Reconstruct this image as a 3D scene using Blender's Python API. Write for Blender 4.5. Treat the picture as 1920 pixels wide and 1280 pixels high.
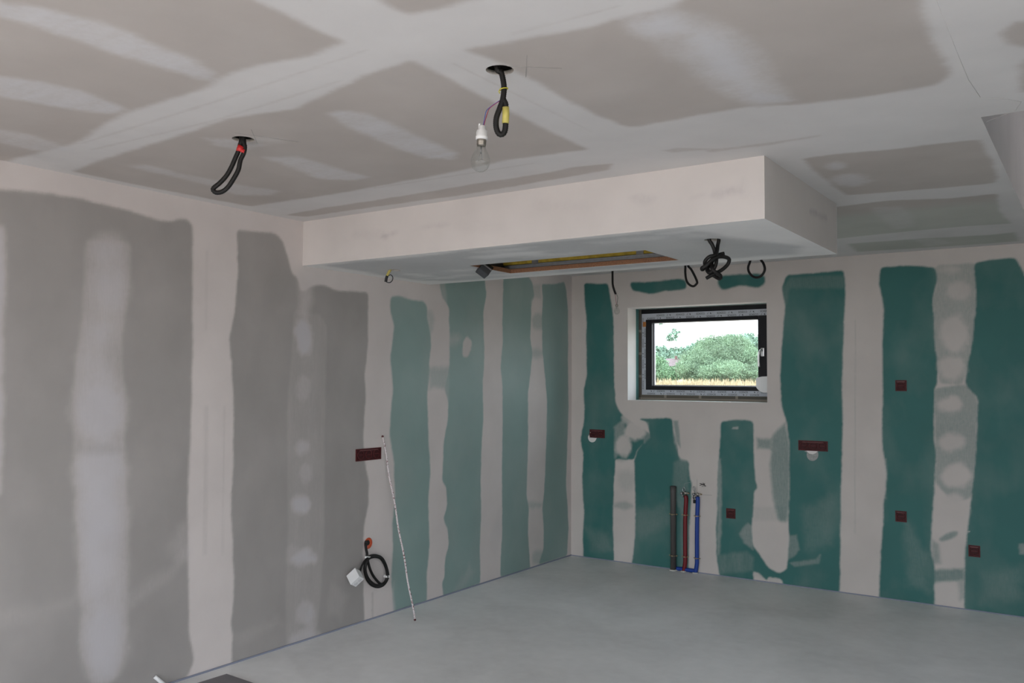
import bpy, bmesh, math, random
import numpy as np
from mathutils import Vector, Matrix
random.seed(7)
for o in list(bpy.data.objects): bpy.data.objects.remove(o)
SC = bpy.context.scene
COL = SC.collection
PI = math.pi

# ------------------------------------------------------------------ camera
CAM = np.array([3.9576, -6.7325, 1.5497]); YAW, PITCH, ROLL, FPX = 0.6005, 0.0458, 0.0060, 1619.96
def _axes():
    cy, sy, cp, sp, cr, sr = math.cos(YAW), math.sin(YAW), math.cos(PITCH), math.sin(PITCH), math.cos(ROLL), math.sin(ROLL)
    f = np.array([-sy*cp, cy*cp, sp]); rt = np.array([cy, sy, 0.]); up = np.cross(rt, f)
    return cr*rt+sr*up, -sr*rt+cr*up, f
RT, UP, FW = _axes()
cd = bpy.data.cameras.new('camera'); cam = bpy.data.objects.new('camera', cd); COL.objects.link(cam)
cd.sensor_width = 36; cd.lens = FPX/1920*36; cd.clip_start = .05; cd.clip_end = 1000
cam.matrix_world = Matrix(((RT[0], UP[0], -FW[0], CAM[0]), (RT[1], UP[1], -FW[1], CAM[1]), (RT[2], UP[2], -FW[2], CAM[2]), (0, 0, 0, 1)))
SC.camera = cam

# ------------------------------------------------------------------ world, sun, daylight at the openings, exposure
SC.view_settings.view_transform = 'Standard'; SC.view_settings.look = 'None'
SC.view_settings.gamma = 1; SC.view_settings.use_curve_mapping = False
SC.view_settings.exposure = 1.72
W = bpy.data.worlds.new('sky'); SC.world = W; W.use_nodes = True
wn = W.node_tree.nodes; wl = W.node_tree.links
tc = wn.new('ShaderNodeTexCoord'); sx = wn.new('ShaderNodeSeparateXYZ'); cr_ = wn.new('ShaderNodeValToRGB')
wl.new(tc.outputs['Generated'], sx.inputs[0]); wl.new(sx.outputs['Z'], cr_.inputs['Fac']); wl.new(cr_.outputs['Color'], wn['Background'].inputs['Color'])
cr_.color_ramp.elements[0].position = 0.0; cr_.color_ramp.elements[0].color = (.92, .95, 1.0, 1)
cr_.color_ramp.elements[1].position = 0.8; cr_.color_ramp.elements[1].color = (.78, .87, 1.05, 1)
SKY = 1.75
wn['Background'].inputs['Strength'].default_value = SKY
sd = bpy.data.lights.new('sun', 'SUN'); sd.energy = 1.3; sd.angle = math.radians(6); sd.color = (1, .93, .82)
sun = bpy.data.objects.new('sun', sd); COL.objects.link(sun)
sun.rotation_euler = Vector((-.25, -.62, .75)).to_track_quat('Z', 'Y').to_euler()
def portal(name, loc, rot, w, h):
    l = bpy.data.lights.new(name, 'AREA'); l.shape = 'RECTANGLE'; l.size = w; l.size_y = h
    l.cycles.is_portal = True; l.energy = 1
    o = bpy.data.objects.new(name, l); COL.objects.link(o); o.location = loc; o.rotation_euler = rot
REAR_Y, RIGHT_X, H = -9.0, 5.6, 2.5
SOY0, SOY1 = -8.6, -5.6  # unseen opening in the side wall, added to brighten the room
OPX0, OPX1, OPZ = 0.6, 4.2, 2.42           # the wide glazed opening behind the camera
portal('daylight_rear', ((OPX0+OPX1)/2, REAR_Y-.05, OPZ/2), (PI/2, 0, 0), OPX1-OPX0, OPZ)
portal('daylight_side_added', (RIGHT_X+.05, (SOY0+SOY1)/2, OPZ/2), (0, PI/2, 0), OPZ, SOY1-SOY0)
portal('daylight_window', (1.17, .3, 1.8), (-PI/2, 0, 0), 1.25, .82)

# ------------------------------------------------------------------ helpers
def ray(u, v): return FW + RT*(u-960)/FPX + UP*(640-v)/FPX
def onplane(u, v, ax, val):
    d = ray(u, v); return CAM + d*(val-CAM[ax])/d[ax]
def hang(u, v, anchor, back=0.0):         # a point at the same distance as the anchor (plus back)
    dep = (np.array(anchor)-CAM)@FW + back
    return Vector(CAM + ray(u, v)*dep)

def tag(o, label=None, cat=None, group=None, kind=None):
    if label: o['label'] = label
    if cat: o['category'] = cat
    if group: o['group'] = group
    if kind: o['kind'] = kind
    return o
def empty(name, loc=(0, 0, 0), rot=(0, 0, 0)):
    o = bpy.data.objects.new(name, None); COL.objects.link(o); o.location = loc; o.rotation_euler = rot
    o.empty_display_size = .1
    return o
def link(name, bm, mats, parent=None, smooth=False):
    me = bpy.data.meshes.new(name); bmesh.ops.recalc_face_normals(bm, faces=bm.faces[:]); bm.to_mesh(me); bm.free()
    for m in (mats if isinstance(mats, (list, tuple)) else [mats]): me.materials.append(m)
    if smooth:
        for p in me.polygons: p.use_smooth = True
    o = bpy.data.objects.new(name, me); COL.objects.link(o)
    if parent: o.parent = parent
    return o
def box(bm, a, b, mi=0, M=None, bev=0):
    vs = [Vector((x, y, z)) for x in (a[0], b[0]) for y in (a[1], b[1]) for z in (a[2], b[2])]
    if M: vs = [M @ v for v in vs]
    v = [bm.verts.new(p) for p in vs]
    fs = [bm.faces.new([v[i] for i in q]) for q in ((0, 1, 3, 2), (4, 6, 7, 5), (0, 4, 5, 1), (2, 3, 7, 6), (0, 2, 6, 4), (1, 5, 7, 3))]
    for f in fs: f.material_index = mi
    if bev:
        es = {e for f in fs for e in f.edges}
        r = bmesh.ops.bevel(bm, geom=list(es), offset=bev, segments=2, affect='EDGES', profile=.7)
        for f in r['faces']: f.material_index = mi
    return fs
def boxobj(name, a, b, mat, parent=None, bev=0, M=None):
    bm = bmesh.new(); box(bm, a, b, 0, M, bev); return link(name, bm, mat, parent)
def spline(pts, per=8):
    P = [Vector(p) for p in pts]; out = []
    for i in range(len(P)-1):
        p0 = P[max(i-1, 0)]; p1 = P[i]; p2 = P[i+1]; p3 = P[min(i+2, len(P)-1)]
        for k in range(per):
            t = k/per
            out.append(.5*((2*p1)+(p2-p0)*t+(2*p0-5*p1+4*p2-p3)*t*t+(3*p1-p0-3*p2+p3)*t**3))
    out.append(P[-1]); return out
def resample(P, step):
    L = [0]
    for a, b in zip(P, P[1:]): L.append(L[-1]+(b-a).length)
    n = max(2, int(L[-1]/step)); out = []; j = 0
    for i in range(n+1):
        s = L[-1]*i/n
        while j < len(L)-2 and L[j+1] < s: j += 1
        t = (s-L[j])/max(1e-9, L[j+1]-L[j]); out.append(P[j].lerp(P[j+1], min(1, max(0, t))))
    return out
def tube(bm, P, r, n=10, ribs=0, mi=0, taper=None):
    P = [Vector(p) for p in P]
    if ribs: P = resample(P, ribs/2)
    T = (P[1]-P[0]).normalized(); N = T.orthogonal().normalized(); rings = []
    for i, p in enumerate(P):
        T2 = (P[min(i+1, len(P)-1)]-P[max(i-1, 0)])
        T2 = T2.normalized() if T2.length > 1e-9 else T
        N = (N-T2*N.dot(T2)); N = N.normalized() if N.length > 1e-6 else T2.orthogonal().normalized()
        B = T2.cross(N)
        rr = r*(1 if (not ribs or i % 2) else .86)
        if taper: rr *= taper(i/(len(P)-1))
        rings.append([bm.verts.new(p+(N*math.cos(2*PI*k/n)+B*math.sin(2*PI*k/n))*rr) for k in range(n)])
    for a, b in zip(rings, rings[1:]):
        for k in range(n):
            f = bm.faces.new((a[k], a[(k+1) % n], b[(k+1) % n], b[k])); f.material_index = mi; f.smooth = True
    for rg in (rings[0], rings[-1]):
        f = bm.faces.new(rg); f.material_index = mi
def tubeobj(name, pts, r, mat, parent=None, ribs=0, per=8, n=10):
    bm = bmesh.new(); tube(bm, spline(pts, per) if per else pts, r, n, ribs); return link(name, bm, mat, parent, False if ribs == -1 else True)
def lathe(bm, prof, M=None, n=24, mi=0):
    rings = []
    for r, z in prof:
        rings.append([bm.verts.new((M or Matrix()) @ Vector((r*math.cos(2*PI*k/n), r*math.sin(2*PI*k/n), z))) for k in range(n)])
    for a, b in zip(rings, rings[1:]):
        for k in range(n):
            f = bm.faces.new((a[k], a[(k+1) % n], b[(k+1) % n], b[k])); f.smooth = True; f.material_index = mi
    for rg in (rings[0], rings[-1]):
        try: bm.faces.new(rg).material_index = mi
        except ValueError: pass

# ------------------------------------------------------------------ materials
def newmat(name):
    m = bpy.data.materials.new(name); m.use_nodes = True
    return m, m.node_tree.nodes, m.node_tree.links, m.node_tree.nodes['Principled BSDF']
def mat(name, col, rough=.5, metal=0, var=.0, scale=40, bump=0, spec=.5):
    m, N, L, B = newmat(name)
    B.inputs['Roughness'].default_value = rough; B.inputs['Metallic'].default_value = metal
    B.inputs['Specular IOR Level'].default_value = spec
    c = (*col, 1)
    tcn = N.new('ShaderNodeTexCoord'); nz = N.new('ShaderNodeTexNoise'); nz.inputs['Scale'].default_value = scale; nz.inputs['Detail'].default_value = 5
    L.new(tcn.outputs['Object'], nz.inputs['Vector'])
    rp = N.new('ShaderNodeValToRGB'); L.new(nz.outputs['Fac'], rp.inputs['Fac'])
    rp.color_ramp.elements[0].position = .3; rp.color_ramp.elements[1].position = .7
    rp.color_ramp.elements[0].color = tuple(max(0, x*(1-var)) for x in col)+(1,)
    rp.color_ramp.elements[1].color = tuple(min(1, x*(1+var)) for x in col)+(1,)
    L.new(rp.outputs['Color'], B.inputs['Base Color'])
    if bump:
        b = N.new('ShaderNodeBump'); b.inputs['Strength'].default_value = bump; b.inputs['Distance'].default_value = .002
        L.new(nz.outputs['Fac'], b.inputs['Height']); L.new(b.outputs['Normal'], B.inputs['Normal'])
    return m
def board_mat(name, board, green, plaster, cool, rough=.55, spec=.35, contrast=.5, streak=False):
    """plasterboard whose joint compound follows the mesh attribute 'cov' (how much filler covers the card),
    'cool' (white finish filler instead of cream joint compound) and 'hyd' (moisture-resistant green card)"""
    m, N, L, B = newmat(name)
    at = N.new('ShaderNodeAttribute'); at.attribute_name = 'layers'
    sp = N.new('ShaderNodeSeparateColor'); L.new(at.outputs['Color'], sp.inputs[0])
    tcn = N.new('ShaderNodeTexCoord')
    def noise(scale, det=4, vec=None):
        n = N.new('ShaderNodeTexNoise'); n.inputs['Scale'].default_value = scale; n.inputs['Detail'].default_value = det
        L.new(vec or tcn.outputs['Object'], n.inputs['Vector']); return n.outputs['Fac']
    def math_(op, a, b, clamp=False):
        n = N.new('ShaderNodeMath'); n.operation = op; n.use_clamp = clamp
        for i, v in enumerate((a, b)):
            if isinstance(v, (int, float)): n.inputs[i].default_value = v
            else: L.new(v, n.inputs[i])
        return n.outputs[0]
    def mixc(f, a, b):
        n = N.new('ShaderNodeMix'); n.data_type = 'RGBA'
        if isinstance(f, (int, float)): n.inputs[0].default_value = f
        else: L.new(f, n.inputs[0])
        for i, v in ((6, a), (7, b)):
            if isinstance(v, tuple): n.inputs[i].default_value = (*v, 1)
            else: L.new(v, n.inputs[i])
        return n.outputs[2]
    cov = sp.outputs[0]
    if streak:
        ms = N.new('ShaderNodeMapping'); ms.inputs['Scale'].default_value = (1, 1, .10); L.new(tcn.outputs['Object'], ms.inputs[0])
        enz = math_('ADD', math_('MULTIPLY', noise(150, 3, ms.outputs[0]), .6), math_('MULTIPLY', noise(45, 6), .4))
    else: enz = noise(55, 6)
    edge = math_('MULTIPLY', math_('MULTIPLY', cov, math_('SUBTRACT', 1.0, cov)), contrast*4)
    cov2 = math_('ADD', cov, math_('MULTIPLY', math_('SUBTRACT', enz, .5), edge), True)
    bc = mixc(sp.outputs[2], board, green)
    # card: faint mottling, dust haze
    mp = N.new('ShaderNodeMapping'); mp.inputs['Scale'].default_value = (1.2, 1.2, .8); L.new(tcn.outputs['Object'], mp.inputs[0])
    dust = N.new('ShaderNodeMapRange'); dust.inputs[1].default_value = .45; dust.inputs[2].default_value = .8; dust.inputs[3].default_value = 0; dust.inputs[4].default_value = .16
    L.new(noise(2.3, 6, mp.outputs[0]), dust.inputs[0])
    bc = mixc(dust.outputs[0], bc, plaster)
    pc = mixc(sp.outputs[1], plaster, cool)
    c = mixc(cov2, bc, pc)
    hv = N.new('ShaderNodeHueSaturation')
    mr = N.new('ShaderNodeMapRange'); mr.inputs[3].default_value = .95; mr.inputs[4].default_value = 1.05; mr.inputs[1].default_value = .3; mr.inputs[2].default_value = .7
    L.new(noise(3.0, 8), mr.inputs[0]); L.new(mr.outputs[0], hv.inputs['Value']); L.new(c, hv.inputs['Color'])
    L.new(hv.outputs[0], B.inputs['Base Color'])
    rr = N.new('ShaderNodeMapRange'); L.new(cov2, rr.inputs[0]); rr.inputs[3].default_value = rough; rr.inputs[4].default_value = rough+.15
    L.new(rr.outputs[0], B.inputs['Roughness']); B.inputs['Specular IOR Level'].default_value = spec
    b = N.new('ShaderNodeBump'); b.inputs['Strength'].default_value = .12; b.inputs['Distance'].default_value = .003
    L.new(math_('ADD', noise(30, 6), math_('MULTIPLY', cov2, .5)), b.inputs['Height']); L.new(b.outputs['Normal'], B.inputs['Normal'])
    return m

CREAM = (.70, .645, .605); WHITE = (.62, .60, .62)
M_LEFT = board_mat('plasterboard_left', (.345, .325, .308), (.26, .365, .34), (.66, .605, .58), (.53, .51, .525), .5, .5, streak=True)
M_BACK = board_mat('plasterboard_back', (.31, .28, .26), (.045, .165, .152), (.62, .575, .54), (.60, .575, .56), .6, .3, streak=True)
M_CEIL = board_mat('plasterboard_ceiling', (.51, .465, .43), (.52, .525, .475), (.715, .69, .665), (.67, .66, .675), .7, .3)
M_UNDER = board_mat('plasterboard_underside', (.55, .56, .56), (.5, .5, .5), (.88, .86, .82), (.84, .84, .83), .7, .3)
M_FACE = board_mat('plasterboard_bulkhead', (.50, .46, .46), (.5, .5, .5), (.69, .645, .615), WHITE, .7, .3)
M_PLAIN = mat('painted_plaster', (.78, .755, .73), .8, var=.03, scale=6, spec=.2)
M_DARK = mat('dark_cavity', (.03, .028, .025), .9)  # shade inside the holes put into a near-black colour
M_CORE = mat('gypsum_core', (.66, .62, .57), .9, var=.15, scale=120)
M_BLACK = mat('black_plastic', (.008, .008, .009), .42, spec=.4)
M_CABLE = mat('black_cable', (.010, .0095, .009), .5, spec=.3)
M_WHITEP = mat('white_plastic', (.78, .78, .77), .4)
M_RED = mat('dark_red_plastic', (.085, .005, .007), .6, var=.15)
M_ORED = mat('orange_red_plastic', (.62, .10, .035), .4, var=.15, scale=80)
M_STEEL = mat('galvanised_steel', (.45, .46, .47), .35, 1, var=.1)
M_BRASS = mat('brass', (.42, .34, .22), .4, 1)
M_GALV = mat('galvanised_rail', (.30, .31, .33), .45, .6, var=.1)

# ------------------------------------------------------------------ trowelled surfaces
def vnoise(p, scale, seed):
    rs = np.random.RandomState(seed); n = 64; g = rs.rand(n, n)
    q = p*scale; i = np.floor(q).astype(int); f = q-i; f = f*f*(3-2*f)
    a = g[i[:, 0] % n, i[:, 1] % n]; b = g[(i[:, 0]+1) % n, i[:, 1] % n]; c = g[i[:, 0] % n, (i[:, 1]+1) % n]; d = g[(i[:, 0]+1) % n, (i[:, 1]+1) % n]
    return (a*(1-f[:, 0])+b*f[:, 0])*(1-f[:, 1])+(c*(1-f[:, 0])+d*f[:, 0])*f[:, 1]
def fbm(p, scale, seed):
    return (vnoise(p, scale, seed)*.5+vnoise(p, scale*2.3, seed+1)*.3+vnoise(p, scale*5.1, seed+2)*.2)-.5
def signed(p, poly):
    poly = np.array(poly); n = len(poly); ins = np.zeros(len(p), bool); dd = np.full(len(p), 1e9)
    for i in range(n):
        a = poly[i]; b = poly[(i+1) % n]; ab = b-a
        t = np.clip(((p-a)@ab)/max(1e-12, ab@ab), 0, 1); dd = np.minimum(dd, np.linalg.norm(p-a-t[:, None]*ab, axis=1))
        c = (a[1] > p[:, 1]) != (b[1] > p[:, 1])
        with np.errstate(divide='ignore', invalid='ignore'):
            xx = (b[0]-a[0])*(p[:, 1]-a[1])/(b[1]-a[1])+a[0]
        ins ^= c & (p[:, 0] < xx)
    return np.where(ins, dd, -dd)
class Surf:
    """a flat trowelled surface; layers are outlines given on the surface itself"""
    def __init__(s, ax, val, us, vs):
        s.ax, s.val = ax, val; s.us, s.vs = np.array(us), np.array(vs)
        U, V = np.meshgrid(s.us, s.vs, indexing='ij'); s.p = np.stack([U.ravel(), V.ravel()], 1)
        n = len(s.p); s.cov = np.ones(n); s.cool = np.zeros(n); s.hyd = np.zeros(n)
        s.cut = []; s.k = 0; s.rects = []
    def uv(s, q): P = onplane(q[0], q[1], s.ax, s.val); return [P[i] for i in range(3) if i != s.ax]
    def _f(s, poly, soft, amp, sc, raw=False):
        q = np.array(poly if raw else [s.uv(a) for a in poly]); m = soft+amp
        if len(q) > 5:       # trowelled outlines have no sharp corners
            pv, nx = np.roll(q, 1, 0), np.roll(q, -1, 0); lp = np.linalg.norm(pv-q, axis=1)[:, None]; ln = np.linalg.norm(nx-q, axis=1)[:, None]
            A_ = q+(pv-q)*np.minimum(.45, .03/np.maximum(lp, 1e-6)); B_ = q+(nx-q)*np.minimum(.45, .03/np.maximum(ln, 1e-6))
            q = np.stack([A_, .5625*A_+.375*q+.0625*B_, .25*A_+.5*q+.25*B_, .0625*A_+.375*q+.5625*B_, B_], 1).reshape(-1, 2)
        idx = np.where((s.p[:, 0] > q[:, 0].min()-m) & (s.p[:, 0] < q[:, 0].max()+m) & (s.p[:, 1] > q[:, 1].min()-m) & (s.p[:, 1] < q[:, 1].max()+m))[0]
        if not len(idx): return idx, np.zeros(0)
        s.k += 5; pp = s.p[idx]
        d = signed(pp, q)+fbm(pp, sc, s.k)*amp*2+fbm(pp, sc*4, s.k+31)*.006
        t = np.clip((d+soft)/(2*soft), 0, 1); return idx, t*t*(3-2*t)
    def board(s, poly, soft=.010, amp=.014, op=1, sc=9, raw=False):
        i, w = s._f(poly, soft, amp, sc, raw); s.cov[i] *= 1-op*w
    def fill(s, poly, op=1, cool=1, soft=.012, amp=.012, sc=9, streak=0, raw=False, axis=1):
        i, w = s._f(poly, soft, amp, sc, raw)
        if not len(i): return
        w = w*op
        if streak:
            k = np.array([26., 2.5]) if axis == 1 else np.array([2.5, 26.])
            w = w*np.clip(1-streak*(.5+1.6*fbm(s.p[i]*k, 1, s.k+77)), 0, 1.1)
        w = np.clip(w, 0, 1)
        s.cool[i] = s.cool[i]*(1-w)+cool*w; s.cov[i] += (1-s.cov[i])*w
    def blob(s, cx, cy, rx, ry, op=1, cool=1, soft=.05, rot=0, amp=.03):
        c, n = [], 18
        for k in range(n):
            a = 2*PI*k/n; x, y = rx*math.cos(a), ry*math.sin(a)
            c.append((cx+x*math.cos(rot)-y*math.sin(rot), cy+x*math.sin(rot)+y*math.cos(rot)))
        s.fill(c, op, cool, soft, amp)
    def holeblob(s, cx, cy, rx, ry, op=1, soft=.03, rot=0):
        c = []
        for k in range(18):
            a = 2*PI*k/18; x, y = rx*math.cos(a), ry*math.sin(a)
            c.append((cx+x*math.cos(rot)-y*math.sin(rot), cy+x*math.sin(rot)+y*math.cos(rot)))
        s.board(c, soft, .02, op)
    def build(s, name, mats, extra=None):
        nu, nv = len(s.us), len(s.vs); co = np.zeros((nu*nv, 3)); oth = [i for i in range(3) if i != s.ax]
        p = s.p.copy()
        uc = (s.us[:-1]+s.us[1:])/2; vc = (s.vs[:-1]+s.vs[1:])/2
        UC, VC = np.meshgrid(uc, vc, indexing='ij'); keep = np.ones(UC.shape, bool)
        for (a, b, c, d) in s.rects: keep &= ~((UC > a) & (UC < b) & (VC > c) & (VC < d))
        I, J = np.meshgrid(np.arange(nu-1), np.arange(nv-1), indexing='ij')
        A = I*nv+J; Q = np.stack([A, A+nv, A+nv+1, A+1], -1)
        for (cx, cy, r) in s.cut:
            ins = (UC-cx)**2+(VC-cy)**2 < r*r
            removed = np.unique(Q[ins & keep]); keep &= ~ins; kept = np.unique(Q[keep])
            bd = np.intersect1d(removed, kept); dv = p[bd]-np.array([cx, cy]); p[bd] = np.array([cx, cy])+dv/np.linalg.norm(dv, axis=1)[:, None]*r
        co[:, oth[0]] = p[:, 0]; co[:, oth[1]] = p[:, 1]; co[:, s.ax] = s.val
        F = Q[keep].reshape(-1, 4)
        used = np.unique(F); mp = np.full(nu*nv, -1); mp[used] = np.arange(len(used)); F = mp[F]; co = co[used]
        cov, cool, hyd = s.cov[used], s.cool[used], s.hyd[used]
        me = bpy.data.meshes.new(name)
        nb = len(co); ev, ef, em = extra or ([], [], [])
        allv = np.vstack([co, np.array(ev, float).reshape(-1, 3)]) if len(ev) else co
        me.vertices.add(len(allv)); me.vertices.foreach_set('co', allv.astype(np.float32).ravel())
        loops = np.concatenate([F.ravel()]+[np.array(f)+nb for f in ef]).astype(np.int32) if len(ef) else F.ravel().astype(np.int32)
        starts = np.arange(len(F))*4; tot = len(F)*4; es = []
        for f in ef: es.append(tot); tot += len(f)
        me.loops.add(tot); me.loops.foreach_set('vertex_index', loops)
        me.polygons.add(len(F)+len(ef)); me.polygons.foreach_set('loop_start', np.concatenate([starts, np.array(es, int)]).astype(np.int32))
        me.polygons.foreach_set('material_index', np.concatenate([np.zeros(len(F), int), np.array(em, int)]).astype(np.int32))
        me.update(calc_edges=True); me.validate()
        at = me.color_attributes.new('layers', 'FLOAT_COLOR', 'POINT')
        c = np.ones((len(allv), 4), np.float32); c[:nb, 0] = cov; c[:nb, 1] = cool; c[:nb, 2] = hyd
        c[nb:, 1] = 0; c[nb:, 2] = 0
        at.data.foreach_set('color', c.ravel())
        for m in mats: me.materials.append(m)
        o = bpy.data.objects.new(name, me); COL.objects.link(o); o['kind'] = 'structure'
        return o
def rng(*segs):
    out = []
    for a, b, st in segs: out += list(np.linspace(a, b, max(2, int(round(abs(b-a)/st))+1)))
    out = np.array(out); return out[np.concatenate([[True], np.diff(out) > 1e-6])]
def pipehole(cx, cy, z, r, depth=.16):      # board edge and dark cavity above a round cut-out (in the ceiling)
    n = 28; ev, ef, em = [], [], []
    for (rr, zz) in ((r, z), (r, z+.013), (r*1.6, z+.0131), (r*1.6, z+depth)):
        ev += [(cx+rr*math.cos(2*PI*k/n), cy+rr*math.sin(2*PI*k/n), zz) for k in range(n)]
    for ring, mi in ((0, 1), (1, 2), (2, 2)):
        for k in range(n): ef.append([ring*n+k, ring*n+(k+1) % n, (ring+1)*n+(k+1) % n, (ring+1)*n+k]); em.append(mi)
    ef.append([3*n+k for k in range(n)]); em.append(2)
    return ev, ef, em
def merge(*ex):
    V, F, M_ = [], [], []
    for v, f, m in ex:
        b = len(V); V += v; F += [[i+b for i in q] for q in f]; M_ += m
    return V, F, M_
def quadx(pts, mi): return ([tuple(p) for p in pts], [[0, 1, 2, 3]], [mi])
def bx(a, b, mi):
    v = [(x, y, z) for x in (a[0], b[0]) for y in (a[1], b[1]) for z in (a[2], b[2])]
    return (v, [[0, 1, 3, 2], [4, 6, 7, 5], [0, 4, 5, 1], [2, 3, 7, 6], [0, 2, 6, 4], [1, 5, 7, 3]], [mi]*6)

# ================================================================== LEFT WALL
L = Surf(0, 0.0, rng((REAR_Y, -5.1, .03), (-5.1, -2.2, .01), (-2.2, 0, .0085)), rng((0, 2.5, .01)))
L.hyd = np.clip((L.p[:, 0]+2.45)/.06, 0, 1)
# bare card between the joints, seen as grey (left) or green (towards the corner)
L.board([(-60, 352), (0, 357), (50, 357), (150, 372), (240, 394), (300, 414), (320, 417), (338, 409), (352, 412), (361, 424), (361, 634), (360, 751), (355, 854), (351, 964), (354, 1074), (355, 1185), (365, 1236), (352, 1268), (330, 1292), (-60, 1420)], .012, .006)
L.board([(444, 430), (470, 434), (515, 436), (531, 450), (539, 480), (546, 512), (558, 522), (563, 545), (570, 546), (585, 534), (604, 534), (630, 545), (690, 549), (690, 644), (684, 699), (686, 742), (682, 808), (683, 860), (692, 901), (690, 950), (683, 983), (680, 1040), (681, 1081), (683, 1165), (437, 1245), (433, 1238), (437, 1192), (433, 1170), (438, 1111), (437, 1038), (433, 957), (438, 869), (438, 810), (437, 722), (430, 634), (441, 582), (446, 501)], .010, .006)
L.board([(733, 556), (749, 555), (771, 562), (793, 564), (801, 573), (801, 595), (807, 628), (808, 650), (804, 682), (806, 700), (801, 737), (802, 786), (804, 840), (807, 885), (803, 934), (804, 980), (805, 1027), (800, 1081), (800, 1128), (737, 1149), (737, 1130), (733, 1081), (737, 1027), (736, 980), (741, 934), (738, 863), (730, 813), (737, 726), (732, 671), (739, 611), (731, 580)], .010, .006)
L.board([(823, 520), (908, 515), (909, 530), (912, 551), (906, 589), (908, 666), (905, 726), (906, 786), (903, 830), (901, 896), (902, 972), (899, 1027), (901, 1094), (831, 1121), (829, 1092), (834, 1081), (834, 1049), (841, 1021), (840, 994), (831, 972), (838, 950), (837, 912), (829, 901), (831, 874), (832, 830), (840, 786), (841, 753), (834, 732), (843, 682), (842, 578), (829, 557)], .008, .006)
L.board([(944, 515), (985, 510), (997, 526), (1002, 555), (996, 573), (994, 633), (998, 660), (995, 699), (990, 737), (990, 830), (987, 928), (991, 950), (990, 1005), (993, 1049), (995, 1067), (938, 1082), (939, 1043), (942, 988), (941, 874), (943, 786), (942, 726), (939, 688), (943, 639), (942, 600)], .008, .006)
L.board([(1015, 532), (1040, 532), (1058, 528), (1062, 545), (1065, 589), (1065, 699), (1066, 764), (1061, 906), (1064, 945), (1066, 988), (1063, 1042), (1010, 1058), (1019, 1027), (1019, 990), (1017, 950), (1021, 917), (1024, 830), (1026, 753), (1023, 715), (1017, 660), (1016, 600), (1018, 562)], .008, .006)
# boards further left, beyond the frame
for y0, y1 in ((-6.22, -4.95), (-7.42, -6.50), (-8.62, -7.70)):
    L.board([(y0, .01), (y1, .01), (y1, 1.2), (y1, 2.36), (y0+.3, 2.37), (y0, 2.36)], .012, .01, raw=True)
for y0 in (-5.85, -7.05, -8.25):
    L.fill([(y0, .1), (y0+.18, .1), (y0+.17, 1.2), (y0+.19, 2.2), (y0+.01, 2.2), (y0-.01, 1.2)], .8, 1, .02, .02, streak=.5, raw=True)
# thin strip over the screws of the first stud
L.fill([(7, 424), (9, 524), (5, 600), (3, 760), (0, 930), (-40, 930), (-40, 424)], .9, 1, .02, .012)
S1 = [(164, 449), (244, 457), (243, 500), (239, 560), (228, 634), (228, 707), (235, 773), (233, 839), (235, 913), (241, 972), (241, 1074), (239, 1185), (222, 1256), (205, 1275), (173, 1290), (165, 1250), (151, 1221), (151, 1148), (148, 1070), (147, 1001), (141, 957), (140, 854), (138, 751), (143, 670), (154, 612), (158, 524)]
L.fill(S1, .55, 1, .018, .008, streak=.55)
for (x, y, rx, ry, op) in [(202, 470, 26, 26, .6), (205, 540, 30, 38, .7), (190, 622, 28, 26, .7), (178, 680, 26, 34, .55), (186, 770, 46, 58, .85), (188, 880, 44, 52, .85), (190, 960, 44, 55, .9), (175, 1060, 22, 70, .7), (210, 1090, 22, 80, .45), (195, 1200, 38, 70, .85), (190, 1020, 40, 60, .55)]:
    L.blob(x, y, rx, ry, op, 1, .055)
L.holeblob(205, 655, 12, 40, .3, .04); L.holeblob(190, 842, 44, 9, .4, .03)
# main joint tape ridges
for xs in ((383, 391), (419, 422)):
    L.board([(xs[0], 760), (xs[1], 760), (xs[1]-3, 1040), (xs[0]-3, 1040)], .006, .002, .16)
L.board([(386, 470), (390, 470), (388, 620), (384, 620)], .006, .002, .12)
# second thin strip
L.fill([(553, 580), (600, 590), (613, 612), (609, 780), (608, 1001), (602, 1118), (593, 1195), (537, 1215), (536, 1110), (540, 1001), (538, 781), (545, 692)], .26, 1, .012, .006, streak=.5)
L.fill([(561, 520), (583, 520), (586, 560), (574, 598), (562, 590)], .55, .3, .04, .01)
for (x, y, rx, ry, op) in [(571, 632, 18, 34, .95), (570, 730, 12, 22, .35), (567, 838, 14, 14, .65), (572, 888, 12, 16, .4), (565, 946, 16, 14, .9), (570, 1047, 24, 15, .9), (548, 1040, 12, 20, .3), (572, 1148, 16, 22, .55), (584, 1160, 8, 24, .4), (572, 1198, 30, 16, .6)]:
    L.blob(x, y, rx, ry, op, 1, .025)
# filler over the screws on the green boards
L.fill([(805, 682), (843, 682), (841, 753), (803, 737)], .45, 0, .02, .01, streak=.5)
L.board([(803, 690), (842, 690), (836, 728), (806, 728)], .03, .02, .55)
L.holeblob(806, 604, 8, 22, .4); L.holeblob(836, 545, 6, 14, .5)
L.blob(875, 650, 8, 18, .9, 0, .015, .15); L.blob(852, 636, 12, 10, .35, 0, .04)
L.fill([(735, 1120), (739, 1090), (741, 1140), (738, 1148)], .4, 1)
L.board([(990, 533), (1013, 533), (1015, 560), (998, 560)], .02, .01, .35); L.blob(1006, 574, 9, 18, .8, 0, .02)
L.holeblob(1010, 602, 12, 16, .5); L.holeblob(1004, 662, 14, 10, .45); L.holeblob(1003, 946, 16, 6, .5); L.holeblob(1010, 1045, 12, 14, .5)
L.fill([(823, 520), (829, 557), (842, 600), (843, 660), (838, 560), (834, 525)], .35, 0, .02)
L.fill([(683, 1082), (737, 1060), (738, 1148), (683, 1165)], .0, 1)
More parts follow.
